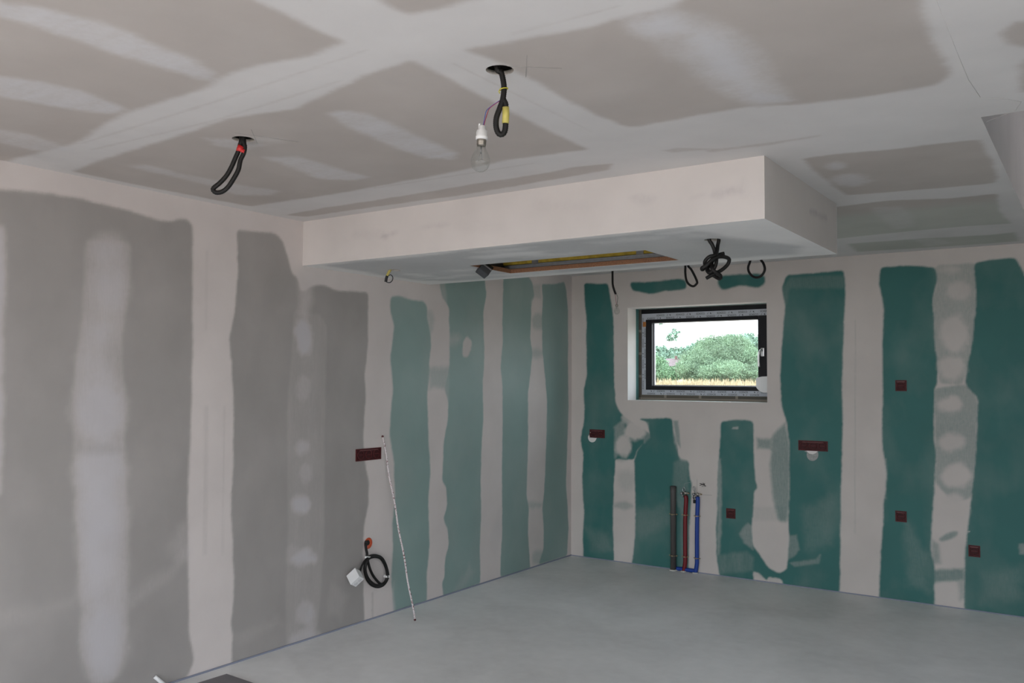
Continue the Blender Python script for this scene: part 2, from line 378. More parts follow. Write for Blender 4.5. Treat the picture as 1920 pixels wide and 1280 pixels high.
L.board([(697, 1110), (700, 1110), (700, 1160), (697, 1160)], .006, .002, .4)
# scuffs and dust of trowel cleanings low on the wall
for (pl, op) in [([(240, 1120), (330, 1060), (352, 1030), (352, 1050), (300, 1100), (245, 1140)], .22), ([(318, 1020), (335, 985), (352, 975), (352, 1040), (330, 1060)], .22), ([(0, 1150), (140, 1120), (140, 1135), (0, 1175)], .12), ([(440, 1190), (520, 1160), (530, 1170), (450, 1205)], .15), ([(620, 1090), (650, 1120), (640, 1160), (615, 1150)], .2), ([(850, 1110), (880, 1060), (890, 1070), (865, 1112)], .2), ([(915, 1020), (935, 960), (940, 1000), (930, 1040)], .2)]:
    L.fill(pl, op, 1, .04, .03)
wall_left = L.build('wall_left', [M_LEFT])

# ================================================================== BACK WALL
WX0, WX1, WZ0, WZ1 = .561, 1.776, 1.392, 2.190
BW = Surf(1, 0.0, rng((0, WX0, .0085), (WX0, WX1, .0085), (WX1, 3.75, .0085), (3.75, RIGHT_X, .3)), rng((0, WZ0, .0085), (WZ0, WZ1, .0085), (WZ1, 2.5, .0085)))
BW.hyd[:] = 1
BW.rects.append((WX0, WX1, WZ0, WZ1))
B_ = BW.board
B_([(1095, 531), (1120, 532), (1140, 531), (1144, 555), (1146, 565), (1150, 592), (1151, 630), (1151, 705), (1154, 755), (1162, 772), (1174, 784), (1190, 796), (1217, 810), (1219, 822), (1195, 842), (1189, 861), (1153, 860), (1153, 878), (1150, 929), (1149, 985), (1151, 1013), (1151, 1062), (1092, 1056), (1094, 1041), (1092, 1013), (1095, 957), (1091, 895), (1094, 853), (1088, 825), (1095, 788), (1096, 767), (1094, 733), (1101, 700), (1099, 642), (1100, 605), (1096, 567)], .009, .006)
B_([(1198, 785), (1257, 783), (1261, 788), (1262, 802), (1268, 827), (1274, 858), (1291, 863), (1293, 895), (1298, 906), (1294, 960), (1292, 1020), (1291, 1085), (1184, 1068), (1188, 1027), (1191, 985), (1191, 929), (1189, 861), (1195, 842), (1219, 816), (1213, 791)], .009, .006)
B_([(1350, 790), (1370, 787), (1389, 787), (1412, 790), (1413, 844), (1416, 895), (1421, 915), (1413, 922), (1413, 960), (1410, 979), (1410, 1005), (1412, 1024), (1425, 1040), (1440, 1065), (1462, 1075), (1478, 1064), (1478, 1110), (1455, 1095), (1415, 1077), (1414, 1092), (1350, 1085), (1343, 1041), (1343, 985), (1345, 957), (1345, 895), (1348, 858), (1351, 816)], .009, .006)
B_([(1475, 515), (1500, 514), (1527, 512), (1560, 509), (1582, 506), (1585, 544), (1582, 613), (1579, 700), (1580, 787), (1579, 856), (1576, 932), (1576, 1018), (1574, 1125), (1469, 1110), (1475, 1065), (1480, 1007), (1478, 989), (1480, 914), (1480, 833), (1475, 793), (1465, 758), (1463, 700), (1466, 642), (1472, 573), (1466, 540)], .009, .005)
B_([(1181, 529), (1210, 529), (1235, 527), (1272, 522), (1287, 525), (1287, 542), (1245, 546), (1222, 551), (1185, 545)], .010, .005)
B_([(1346, 517), (1385, 514), (1420, 512), (1435, 517), (1435, 532), (1420, 540), (1390, 534), (1355, 545), (1346, 535)], .012, .005)
B_([(1651, 501), (1675, 499), (1700, 497), (1730, 499), (1755, 501), (1757, 527), (1749, 556), (1752, 642), (1758, 683), (1758, 718), (1752, 729), (1751, 816), (1755, 856), (1752, 903), (1747, 989), (1745, 1030), (1752, 1059), (1753, 1150), (1648, 1135), (1651, 1047), (1655, 989), (1657, 937), (1663, 891), (1654, 833), (1655, 729), (1654, 642), (1657, 579), (1648, 533)], .009, .005)
B_([(1827, 492), (1860, 487), (1894, 483), (1905, 484), (1917, 505), (1922, 520), (1960, 520), (1960, 1190), (1807, 1158), (1810, 1030), (1813, 995), (1822, 932), (1830, 845), (1833, 747), (1810, 720), (1813, 689), (1825, 631), (1830, 573)], .009, .005)
# blobs and thin filler over the screws
BW.blob(1192, 808, 20, 19, .95, 0, .022); BW.blob(1168, 838, 16, 20, .9, 0, .022); BW.blob(1178, 785, 12, 10, .7, 0, .02)
BW.fill([(1151, 800), (1170, 785), (1176, 830), (1153, 860)], .35, 0, .015)
BW.fill([(1200, 788), (1216, 792), (1219, 820), (1208, 830)], .25, 0, .012)
BW.fill([(1261, 787), (1290, 787), (1293, 863), (1276, 862), (1266, 830)], .5, 0, .015)
BW.board([(1262, 788), (1272, 788), (1276, 840), (1268, 828)], .01, .006, .55)
BW.fill([(1262, 863), (1291, 863), (1293, 1000), (1290, 1070), (1277, 1066), (1276, 960), (1262, 930)], .16, 1, .02)
BW.holeblob(1168, 858, 16, 8, .3, .02); BW.holeblob(1168, 948, 18, 6, .35, .02)
BW.holeblob(1175, 900, 18, 20, .18, .04)
BW.fill([(1346, 860), (1352, 860), (1354, 985), (1349, 1040), (1344, 1040)], .35, 1, .012)
# strip right of the pipes
BW.board([(1448, 815), (1473, 790), (1481, 840), (1481, 940), (1476, 980), (1458, 975), (1448, 930), (1444, 870)], .02, .01, .62)
BW.board([(1418, 820), (1446, 822), (1446, 842), (1420, 840)], .02, .012, .6)
BW.board([(1413, 950), (1475, 950), (1475, 975), (1413, 975)], .02, .01, .12)
BW.fill([(1412, 1070), (1425, 1075), (1438, 1090), (1440, 1080), (1466, 1085), (1466, 1110), (1412, 1100)], .9, 0, .008)
BW.fill([(1386, 1000), (1402, 978), (1412, 985), (1412, 1030), (1395, 1018)], .35, 1, .012)
BW.fill([(1345, 1040), (1400, 1032), (1414, 1045), (1412, 1070), (1348, 1076)], .22, 1, .02, streak=.6)
BW.fill([(1474, 1005), (1495, 1000), (1500, 1030), (1478, 1050)], .28, 1, .01); BW.fill([(1480, 1055), (1530, 1048), (1538, 1040), (1535, 1056), (1490, 1062)], .25, 1, .01)
BW.fill([(1374, 800), (1384, 800), (1384, 804), (1372, 804)], .6, 1, .006)
BW.fill([(1472, 575), (1480, 540), (1585, 540), (1583, 515), (1478, 520), (1466, 540)], .12, 0, .02)
# strip with the row of screw fillings on the right
BW.board([(1755, 497), (1830, 493), (1830, 573), (1825, 631), (1813, 689), (1806, 720), (1762, 720), (1752, 642), (1749, 556), (1757, 527)], .012, .008, .36)
BW.board([(1752, 729), (1810, 720), (1833, 747), (1830, 845), (1822, 932), (1790, 945), (1752, 903), (1755, 856)], .012, .008, .46)
for (x, y, rx, ry, op) in [(1800, 545, 22, 16, .75), (1783, 505, 20, 8, .7), (1790, 625, 26, 38, .9), (1785, 690, 24, 24, .85), (1780, 758, 23, 14, .9), (1787, 828, 25, 18, .85), (1795, 893, 28, 22, .95), (1787, 960, 30, 34, .9)]:
    BW.blob(x, y, rx, ry, op, 0, .028)
BW.board([(1760, 1010), (1775, 1000), (1793, 994), (1797, 1000), (1785, 1010), (1765, 1014)], .012, .006, .6)
BW.board([(1745, 1068), (1808, 1066), (1808, 1086), (1750, 1092)], .016, .012, .75)
BW.board([(1748, 1012), (1760, 1020), (1762, 1055), (1748, 1058)], .02, .01, .5)
BW.board([(1795, 1090), (1808, 1085), (1808, 1120), (1800, 1125)], .02, .01, .4)
BW.fill([(1655, 860), (1662, 860), (1662, 935), (1652, 935)], .3, 1, .012)
BW.fill([(1911, 1020), (1925, 1018), (1925, 1040), (1913, 1038)], .35, 1, .008); BW.fill([(1812, 1000), (1820, 999), (1820, 994), (1812, 994)], .7, 1, .004)
BW.board([(1603, 600), (1604.5, 600), (1603.5, 1000), (1602, 1000)], .006, .001, .2)
for (pl, op) in [([(1190, 960), (1250, 940), (1258, 980), (1200, 1010)], .12), ([(1100, 990), (1140, 1000), (1145, 1030), (1110, 1030)], .12), ([(1500, 950), (1560, 930), (1560, 1020), (1510, 1030)], .10), ([(1700, 980), (1740, 1040), (1742, 1110), (1700, 1100)], .12), ([(1840, 1080), (1920, 1060), (1920, 1130), (1840, 1130)], .10)]:
    BW.fill(pl, op, 1, .05, .04)
# window reveal: plastered return, strip of green card, bare masonry
RD = .25
def rev(a, b, mi):   # left, right, top, bottom faces between depth a and b
    return merge(quadx([(WX0, a, WZ0), (WX0, b, WZ0), (WX0, b, WZ1), (WX0, a, WZ1)], mi), quadx([(WX1, a, WZ0), (WX1, b, WZ0), (WX1, b, WZ1), (WX1, a, WZ1)], mi),
                 quadx([(WX0, a, WZ1), (WX1, a, WZ1), (WX1, b, WZ1), (WX0, b, WZ1)], mi), quadx([(WX0, a, WZ0), (WX1, a, WZ0), (WX1, b, WZ0), (WX0, b, WZ0)], mi))
M_GREEN = mat('green_card', (.07, .20, .19), .6, var=.1)
M_BRICK, N_, L_, P_ = newmat('grey_masonry')
bt = N_.new('ShaderNodeTexBrick'); tcn = N_.new('ShaderNodeTexCoord'); L_.new(tcn.outputs['Object'], bt.inputs['Vector'])
mpn = N_.new('ShaderNodeMapping'); mpn.inputs['Rotation'].default_value = (PI/2, 0, 0); L_.new(tcn.outputs['Object'], mpn.inputs[0]); L_.new(mpn.outputs[0], bt.inputs['Vector'])
bt.inputs['Color1'].default_value = (.16, .14, .11, 1); bt.inputs['Color2'].default_value = (.13, .12, .10, 1); bt.inputs['Mortar'].default_value = (.34, .30, .25, 1)
bt.inputs['Scale'].default_value = 1; bt.inputs['Brick Width'].default_value = .32; bt.inputs['Row Height'].default_value = .2; bt.inputs['Mortar Size'].default_value = .012
L_.new(bt.outputs['Color'], P_.inputs['Base Color']); P_.inputs['Roughness'].default_value = .95
wall_back = BW.build('wall_back', [M_BACK, M_PLAIN, M_GREEN, M_BRICK], merge(rev(0, .16, 1), rev(.16, .215, 2), rev(.215, .42, 3)))

# ================================================================== CEILING
Z = 2.5
VX0, VX1, VY0, VY1 = 3.615, 5.0, -3.28, -.62      # stairwell opening
C = Surf(2, Z, rng((0, VX0, .01), (VX0, 4.3, .01), (4.3, VX1, .1), (VX1, RIGHT_X, .1)), rng((REAR_Y, -6.0, .5), (-6.0, VY0, .01), (VY0, VY1, .01), (VY1, 0, .01)))
C.rects.append((VX0, VX1, VY0, VY1))
C.cool[:] = .25
H1 = (1.1627, -4.5453); H2 = (2.4519, -4.6093)
h1 = onplane(456, 261, 2, Z)[:2]; h2 = onplane(937, 131.5, 2, Z)[:2]
H1, H2 = (h1[0], h1[1]), (h2[0], h2[1])
C.cut = [(H1[0], H1[1], .043), (H2[0], H2[1], .043)]
C.hyd = np.clip((C.p[:, 1]+1.75)/.2, 0, 1)
c_ = C.board
# cell between left wall, main joint and long cross joint (upper left)
c_([(-30, -60), (440, -30), (470, 0), (645, 77), (575, 105), (450, 130), (395, 160), (310, 190), (240, 210), (185, 240), (145, 267), (75, 285), (15, 302), (-40, 302)], .022, .012)
# cell below the cross joint
c_([(133, 321), (200, 297), (250, 281), (350, 250), (425, 222), (550, 205), (590, 185), (675, 145), (770, 112), (850, 152), (950, 205), (1025, 243), (1105, 280), (1040, 288), (950, 300), (870, 318), (650, 360), (470, 387), (300, 355)], .020, .010)
# narrow sliver above the bulkhead
c_([(535, 403), (600, 391), (750, 368), (900, 343), (1000, 328), (1080, 313), (1152, 306), (1140, 318), (1000, 343), (850, 368), (700, 388), (575, 406)], .015, .01, .9)
# big cell in the middle right
c_([(868, 93), (960, 78), (1085, 55), (1160, 33), (1260, 12), (1330, -30), (1720, -60), (1735, 30), (1750, 75), (1765, 100), (1785, 140), (1762, 158), (1635, 180), (1510, 195), (1395, 200), (1310, 216), (1180, 239), (1115, 215), (1060, 186), (985, 142), (925, 112)], .020, .012)
# top centre triangle
c_([(690, -20), (712, 0), (735, 15), (770, 27), (830, 15), (905, -5), (980, -40)], .02, .01)
# cells right of the bulkhead
c_([(1502, 297), (1583, 287), (1663, 281), (1755, 269), (1838, 261), (1847, 286), (1862, 305), (1871, 330), (1866, 342), (1847, 345), (1709, 357), (1588, 366), (1565, 350), (1526, 318)], .018, .01, 1)
c_([(1540, 391), (1567, 388), (1663, 376), (1778, 372), (1868, 363), (1874, 396), (1897, 419), (1824, 423), (1686, 435), (1583, 446), (1540, 450)], .018, .01, 1)
c_([(1588, 457), (1732, 447), (1860, 440), (1904, 435), (1911, 452), (1801, 460), (1608, 472)], .025, .01, 1)
c_([(1878, 62), (1905, 42), (1930, 40), (1960, 90), (1890, 84)], .02, .012, .9)
c_([(1912, 120), (1935, 100), (1935, 172), (1914, 172)], .02, .01, .8)
# thin strips over the screws
def strip(pts, op, w=.03): C.fill(pts, op, 1, w, .02, streak=.35, axis=0)
strip([(-20, -10), (0, 6), (60, 8), (150, 30), (250, 62), (270, 78), (360, 110), (405, 138), (395, 152), (340, 138), (240, 108), (130, 70), (40, 42), (-20, 30)], .85)
strip([(-20, 140), (60, 150), (160, 172), (240, 205), (200, 213), (100, 200), (-20, 178)], .85)
strip([(-20, 240), (50, 250), (110, 268), (140, 282), (60, 282), (-20, 262)], .6)
strip([(240, 312), (270, 308), (340, 325), (440, 345), (525, 358), (510, 366), (450, 366), (380, 345), (300, 325)], .55)
strip([(380, 258), (440, 262), (500, 272), (450, 284), (400, 272)], .6)
strip([(495, 295), (560, 292), (640, 318), (695, 332), (670, 338), (600, 335), (540, 312)], .75)
strip([(610, 212), (650, 205), (700, 215), (780, 255), (860, 288), (850, 299), (790, 294), (720, 268), (650, 235)], .85)
strip([(1165, 35), (1200, 22), (1260, 10), (1330, 30), (1385, 58), (1440, 105), (1460, 150), (1495, 190), (1410, 200), (1335, 165), (1285, 130), (1220, 80), (1180, 60)], .45)
C.blob(1245, 46, 50, 22, .85, 1, .05, -.05); C.blob(1345, 100, 62, 32, .85, 1, .06, .5); C.blob(1390, 150, 60, 24, .7, 1, .06, .6); C.blob(1440, 185, 40, 8, .6, 1, .03)
C.blob(1565, 310, 18, 7, .7, 1, .03); C.blob(1595, 338, 32, 11, .65, 1, .04)
C.blob(1562, 390, 0.1, 0.1, 0, 1)
C.fill([(1632, 388), (1690, 386), (1712, 405), (1716, 425), (1680, 430), (1650, 408)], .4, 1, .03, .01, streak=.3, axis=0)
C.fill([(1712, 449), (1750, 447), (1790, 455), (1740, 462)], .35, 1, .03)
C.blob(480, 262, 60, 6, .3, 1, .04)
# brown water marks and pencilled tape edges
C.board([(1200, 150), (1250, 148), (1240, 165), (1205, 160)], .03, .02, .0)
C.board([(1660, 285), (1700, 290), (1760, 312), (1740, 318), (1690, 300)], .02, .01, .5)
for pl in ([(1320, 282), (1440, 268), (1540, 252), (1540, 255), (1440, 272), (1330, 286)], [(1240, 282), (1270, 277), (1350, 279), (1260, 286)], [(1420, 200), (1480, 196), (1500, 190), (1420, 203)]):
    C.board(pl, .012, .008, .5)
for pl in ([(150, 268), (400, 190), (690, 92), (693, 94), (402, 193), (152, 271)], [(170, 280), (400, 225), (640, 150), (641, 152), (402, 228), (172, 282)], [(960, 62), (1160, 10), (1161, 12), (961, 65)], [(850, 118), (1050, 215), (1110, 248), (1048, 217), (849, 120)], [(700, 352), (1000, 305), (1001, 307), (701, 354)]):
    C.board(pl, .007, .004, .3)
def shaft():
    a = bx((VX0, VY0, Z), (VX1, VY1, 4.6), 0)
    # keep only the four side faces
    v, f, m = a; return v, [f[0], f[1], f[2], f[3]], [3]*4
ceil = C.build('ceiling', [M_CEIL, M_CORE, M_DARK, M_FACE], merge(pipehole(H1[0], H1[1], Z, .043), pipehole(H2[0], H2[1], Z, .043), shaft()))

# ================================================================== BULKHEAD (dropped box under the ceiling)
SX, SY0, SY1, SZ = 2.803, -3.185, -2.001, 2.2335
HX0, HX1, HY0, HY1 = .854, 2.003, -2.658, -2.221
U = Surf(2, SZ, rng((0, HX0, .01), (HX0, HX1, .01), (HX1, SX, .01)), rng((SY0, HY0, .01), (HY0, HY1, .01), (HY1, SY1, .01)))
U.rects.append((HX0, HX1, HY0, HY1)); U.cool[:] = .7
hs = onplane(740, 506.5, 2, SZ); ht = onplane(1336, 449.5, 2, SZ)
U.cut = [(hs[0], hs[1], .036), (ht[0], ht[1], .04)]
U.board([(.12, SY0+.06), (1.9, SY0+.05), (2.45, SY0+.07), (2.5, -2.75), (2.72, -2.35), (2.6, SY1-.12), (2.0, SY1-.1), (.3, SY1-.1), (.12, SY1-.25)], .05, .05, .85, 3, True)
for i in range(26):
    rs = random.Random(i*7+1); x, y = rs.uniform(.2, 2.5), rs.uniform(SY0+.1, SY1-.15)
    w, h = rs.uniform(.06, .22), rs.uniform(.03, .08)
    U.fill([(x-w, y-h*.5), (x, y-h), (x+w, y), (x+w*.4, y+h), (x-w*.8, y+h*.6)], rs.uniform(.3, .8), 1, .05, .04, raw=True)
def rect_sides(mi):
    v, f, m = bx((HX0, HY0, SZ), (HX1, HY1, SZ+.013), mi); return v, f[:4], [mi]*4
def opencav():
    v, f, m = bx((HX0-.08, HY0-.1, SZ+.014), (HX1+.08, HY1+.1, SZ+.25), 2)
    return v, f[:4]+[f[5]], [2]*5
bulk_under = U.build('bulkhead_underside', [M_UNDER, M_CORE, M_DARK], merge(pipehole(hs[0], hs[1], SZ, .036, .1), pipehole(ht[0], ht[1], SZ, .04, .1), rect_sides(1)))
Fr = Surf(1, SY0, rng((0, SX, .01)), rng((SZ, Z, .01)))
for (x, y, rx, ry, op, rot) in [(730, 440, 18, 3, .55, -.3), (720, 444, 6, 5, .4, 0), (815, 424, 30, 4, .35, -.1), (690, 440, 30, 8, .15, 0), (1205, 372, 26, 7, .25, 0), (1310, 368, 18, 5, .3, -.25), (1355, 362, 24, 7, .35, -.25), (1375, 356, 10, 4, .3, 0), (1060, 385, 60, 12, .1, 0), (1393, 352, 6, 20, .18, 0), (900, 425, 50, 10, .08, 0)]:
    Fr.holeblob(x, y, rx, ry, op, .02, rot)
bulk_front = Fr.build('bulkhead_face', [M_FACE])
Sd = Surf(0, SX, rng((SY0, SY1, .01)), rng((SZ, Z, .01)))
for (x, y, rx, ry, op) in [(1525, 397, 8, 6, .55), (1540, 405, 12, 3, .5)]: Sd.holeblob(x, y, rx, ry, op, .015, .5)
bulk_side = Sd.build('bulkhead_side', [M_FACE])
bulk_back = boxobj('bulkhead_rear', (.001, SY1+.0005, SZ+.001), (SX-.001, SY1+.012, Z-.001), M_PLAIN)
bulk = empty('trim_1', (0, SY0, SZ)); tag(bulk, 'plastered dropped box under the ceiling with a long rectangular cut-out', None, None, 'structure')
for o, nm in ((bulk_under, 'underside_panel'), (bulk_front, 'front_panel'), (bulk_side, 'side_panel'), (bulk_back, 'rear_panel')):
    o.name = nm; o.data.name = nm
    if 'kind' in o: del o['kind']
    o.parent = bulk; o.matrix_parent_inverse = Matrix.Translation(-Vector(bulk.location))

def under(o, p):                         # parent o (built in world coordinates) to p
    o.parent = p; o.matrix_parent_inverse = p.matrix_basis.inverted(); return o
def thing(name, loc, label, cat, group=None):
    e = empty(name, loc); tag(e, label, cat, group); return e

# what is seen inside the cut-out
M_CHIP = mat('chipboard_edge', (.27, .135, .075), .85, var=.3, scale=160)
M_YEL = mat('yellow_insulation', (.40, .29, .035), .9, var=.3, scale=25, bump=.5)
bm = bmesh.new()
box(bm, (HX0-.02, HY1-.003, SZ+.0015), (HX1+.02, HY1+.015, SZ+.027)); box(bm, (HX0-.02, HY0-.015, SZ+.0015), (HX1+.02, HY0+.003, SZ+.027))
box(bm, (HX0-.015, HY0+.003, SZ+.0015), (HX0+.003, HY1-.003, SZ+.027)); box(bm, (HX1-.003, HY0+.003, SZ+.0015), (HX1+.015, HY1-.003, SZ+.027))
under(link('chipboard_lining', bm, M_CHIP), bulk)
bm = bmesh.new(); yr = HY1-.004
box(bm, (HX0-.05, yr, SZ+.029), (HX1+.05, yr+.004, SZ+.050)); box(bm, (HX0-.05, yr-.006, SZ+.046), (HX1+.05, yr, SZ+.050)); box(bm, (HX0-.05, yr, SZ+.050), (HX1+.05, yr+.04, SZ+.052))
under(link('ceiling_rail', bm, M_GALV), bulk)
bm = bmesh.new(); box(bm, (HX0-.06, HY1-.002, SZ+.053), (HX1+.06, HY1+.09, SZ+.20), bev=.012); box(bm, (HX0-.07, HY0+.02, SZ+.15), (HX1+.06, HY1-.004, SZ+.21), bev=.02)
under(link('insulation_batt', bm, M_YEL), bulk)
for x in (1.02, 1.74):
    under(boxobj('hanger_strap', (x, HY1-.008, SZ+.045), (x+.045, HY1-.003, SZ+.15), M_GALV), bulk)

# ================================================================== FLOOR, other walls, slab above
M_FLOOR, N_, L_, P_ = newmat('concrete_screed')
tcn = N_.new('ShaderNodeTexCoord')
def nz(scale, det, dist=0):
    n = N_.new('ShaderNodeTexNoise'); n.inputs['Scale'].default_value = scale; n.inputs['Detail'].default_value = det; n.inputs['Distortion'].default_value = dist
    L_.new(tcn.outputs['Object'], n.inputs['Vector']); return n
a = nz(1.6, 9, .6); b = nz(14, 8); g = nz(220, 3)
r1 = N_.new('ShaderNodeValToRGB'); L_.new(a.outputs['Fac'], r1.inputs['Fac'])
r1.color_ramp.elements[0].position = .35; r1.color_ramp.elements[0].color = (.72, .72, .71, 1); r1.color_ramp.elements[1].position = .68; r1.color_ramp.elements[1].color = (.84, .84, .83, 1)
mx = N_.new('ShaderNodeMix'); mx.data_type = 'RGBA'; mx.blend_type = 'OVERLAY'; mx.inputs[0].default_value = .25
L_.new(r1.outputs['Color'], mx.inputs[6]); L_.new(b.outputs['Fac'], mx.inputs[7]); L_.new(mx.outputs[2], P_.inputs['Base Color'])
P_.inputs['Roughness'].default_value = .5; P_.inputs['Specular IOR Level'].default_value = .35
bp = N_.new('ShaderNodeBump'); bp.inputs['Strength'].default_value = .1; bp.inputs['Distance'].default_value = .002; L_.new(g.outputs['Fac'], bp.inputs['Height']); L_.new(bp.outputs['Normal'], P_.inputs['Normal'])
tag(boxobj('floor', (-.15, REAR_Y-.2, -.2), (RIGHT_X+.15, .3, 0), M_FLOOR), kind='structure')
M_CARD = mat('bare_green_card', (.16, .26, .25), .8, var=.1, scale=3)
bm = bmesh.new(); box(bm, (RIGHT_X, SOY1, 0), (RIGHT_X+.15, 0, Z)); box(bm, (RIGHT_X, REAR_Y, 0), (RIGHT_X+.15, SOY0, Z)); box(bm, (RIGHT_X, SOY0, OPZ), (RIGHT_X+.15, SOY1, Z))
tag(link('wall_right', bm, M_CARD), kind='structure')
bm = bmesh.new()
box(bm, (-.15, REAR_Y-.2, 0), (OPX0, REAR_Y, Z)); box(bm, (OPX1, REAR_Y-.2, 0), (RIGHT_X+.15, REAR_Y, Z)); box(bm, (OPX0, REAR_Y-.2, OPZ), (OPX1, REAR_Y, Z))
tag(link('wall_rear', bm, M_CARD), kind='structure')
bm = bmesh.new()     # masonry shell round the boards
box(bm, (-.3, REAR_Y-.2, -.2), (-.02, .42, 2.8))
box(bm, (-.02, .02, -.2), (WX0-.001, .42, 2.8)); box(bm, (WX1+.001, .02, -.2), (RIGHT_X+.15, .42, 2.8))
box(bm, (WX0-.001, .02, -.2), (WX1+.001, .42, WZ0-.002)); box(bm, (WX0-.001, .02, WZ1+.002), (WX1+.001, .42, 2.8))
fz = onplane(1300, 742, 1, RD)[2]+.004
box(bm, (WX0-.001, RD-.003, WZ0-.002), (WX1+.001, .42, fz)); box(bm, (WX0-.001, RD-.003, fz), (WX0+.009, .42, WZ1+.002))
tag(link('wall_outer', bm, M_BRICK), kind='structure')
bm = bmesh.new()
for a, b in (((-.3, REAR_Y-.2, 2.75), (VX0-.01, .42, 2.95)), ((VX1+.01, REAR_Y-.2, 2.75), (RIGHT_X+.15, .42, 2.95)), ((VX0-.01, REAR_Y-.2, 2.75), (VX1+.01, VY0-.01, 2.95)), ((VX0-.01, VY1+.01, 2.75), (VX1+.01, .42, 2.95))): box(bm, a, b)
box(bm, (RIGHT_X+.15, SOY1, 0), (RIGHT_X+.3, .42, 2.95)); box(bm, (RIGHT_X+.15, REAR_Y-.2, 2.45), (RIGHT_X+.3, SOY1, 2.95)); box(bm, (-.3, REAR_Y-.3, 2.5), (RIGHT_X+.3, REAR_Y-.2, 2.95))
# top of the stairwell, with an unseen roof gap added to light it
box(bm, (VX0-.1, VY0-.1, 4.6), (VX1+.1, -2.5, 4.7)); box(bm, (VX0-.1, -1.75, 4.6), (VX1+.1, VY1+.1, 4.7)); box(bm, (VX0-.1, -2.5, 4.6), (4.0, -1.75, 4.7)); box(bm, (4.7, -2.5, 4.6), (VX1+.1, -1.75, 4.7))
tag(link('roof', bm, M_PLAIN), kind='structure')  # unseen slab added to block daylight above the ceiling
M_FOAM = mat('blue_grey_edge_foam', (.26, .28, .35), .8)
tag(boxobj('baseboard_left', (0.0005, REAR_Y, 0), (.006, -.001, .009), M_FOAM), kind='structure')
tag(boxobj('baseboard_back', (0.006, -.006, 0), (RIGHT_X, -.0005, .007), M_FOAM), kind='structure')

# pencil marks on the ceiling and wall
M_PENCIL = mat('pencil_line', (.34, .32, .31), .8)
M_SEAM = mat('plaster_seam', (.60, .58, .56), .8)
M_SCRIB = mat('dark_pencil', (.07, .065, .06), .8)
def marks(name, polys, ax, val, off, w, par, col=M_PENCIL):
    bm = bmesh.new()
    for pl in polys:
        P = [Vector(onplane(u, v, ax, val+off)) for u, v in pl]
        tube(bm, P, w/2, 4)
    o = link(name, bm, col); under(o, par); return o
for pl in ([(988, 104), (986, 144)], [(952, 124), (1053, 128)], [(471, 243), (483, 270)], [(440, 249), (560, 266)]):
    marks('pencil_mark', [pl], 2, Z, -.0003, .0016, ceil)
for pl in ([(1852, 184), (1890, 186), (1915, 191), (1912, 196), (1908, 200), (1905, 206)], [(1905, 206), (1880, 216), (1866, 222), (1850, 228)], [(1756, 0), (1794, 97), (1816, 150), (1838, 182)]):
    marks('hairline_crack', [pl], 2, Z, -.0003, .0012, ceil, M_SEAM)
for pl in ([(1312, 910), (1322, 906), (1316, 912), (1324, 911), (1312, 906), (1322, 909), (1318, 905)], [(1283, 912), (1284, 906), (1294, 904)], [(1307, 898), (1307, 930)], [(1310, 927), (1335, 928)]):
    marks('pencil_mark', [pl], 1, 0, -.0006, .007 if len(pl) > 4 else .0025, wall_back, M_SCRIB if len(pl) > 4 else M_PENCIL)

# ================================================================== WINDOW
win = empty('window_1', (WX0, RD, WZ0)); tag(win, 'small dark framed window with protective tape still on the frame', None, None, 'structure')
M_FRAME = mat('anthracite_frame', (.008, .0085, .011), .4, spec=.25)
M_FTAPE = mat('protective_film', (.50, .53, .58), .5, var=.06, scale=20)
M_SILV = mat('spacer_bar', (.62, .62, .66), .3, .6)
def wp(u, v, y=RD): q = onplane(u, v, 1, y); return q[0], q[2]
FX0, FX1 = WX0+.008, WX1; FZ0 = wp(1300, 742)[1]; FZ1 = WZ1
GX0, GX1 = wp(1223, 660)[0], wp(1422, 660)[0]; GZ0, GZ1 = wp(1300, 724)[1], wp(1300, 602.5)[1]
TZ1 = wp(1300, 584.5)[1]; TZ0 = wp(1300, 597)[1]; BZ1 = wp(1300, 730.5)[1]; BZ0 = FZ0+.002
TX0, TX1 = wp(1203.5, 660)[0], wp(1212.5, 660)[0]
def frame(bm, x0, x1, z0, z1, X0, X1, Z0, Z1, y0, y1):
    box(bm, (x0, y0, z0), (X0, y1, z1)); box(bm, (X1, y0, z0), (x1, y1, z1)); box(bm, (X0, y0, z0), (X1, y1, Z0)); box(bm, (X0, y0, Z1), (X1, y1, z1))
bm = bmesh.new(); frame(bm, FX0, FX1, FZ0, FZ1, TX1, FX1-(TX1-FX0), BZ1, TZ0, RD, RD+.07)
under(link('outer_frame', bm, M_FRAME), win)
bm = bmesh.new(); frame(bm, TX1-.004, FX1-(TX1-FX0)+.004, BZ1-.004, TZ0+.004, GX0, GX1, GZ0, GZ1, RD-.012, RD+.05)
bmesh.ops.bevel(bm, geom=bm.edges[:], offset=.003, segments=1, affect='EDGES')
sash = under(link('sash_frame', bm, M_FRAME), win)
bm = bmesh.new(); frame(bm, GX0-.002, GX1+.002, GZ0-.002, GZ1+.002, GX0+.010, GX1-.004, GZ0+.010, GZ1-.004, RD+.03, RD+.045)
under(link('glazing_bead', bm, M_SILV), win)
M_GLASS, N_, L_, P_ = newmat('window_glass'); N_.remove(P_)
tr = N_.new('ShaderNodeBsdfTransparent'); gl = N_.new('ShaderNodeBsdfGlossy'); gl.inputs['Roughness'].default_value = .02; mxs = N_.new('ShaderNodeMixShader'); mxs.inputs[0].default_value = .06
tr.inputs[0].default_value = (.93, .96, .95, 1)
L_.new(tr.outputs[0], mxs.inputs[1]); L_.new(gl.outputs[0], mxs.inputs[2]); L_.new(mxs.outputs[0], N_['Material Output'].inputs[0])
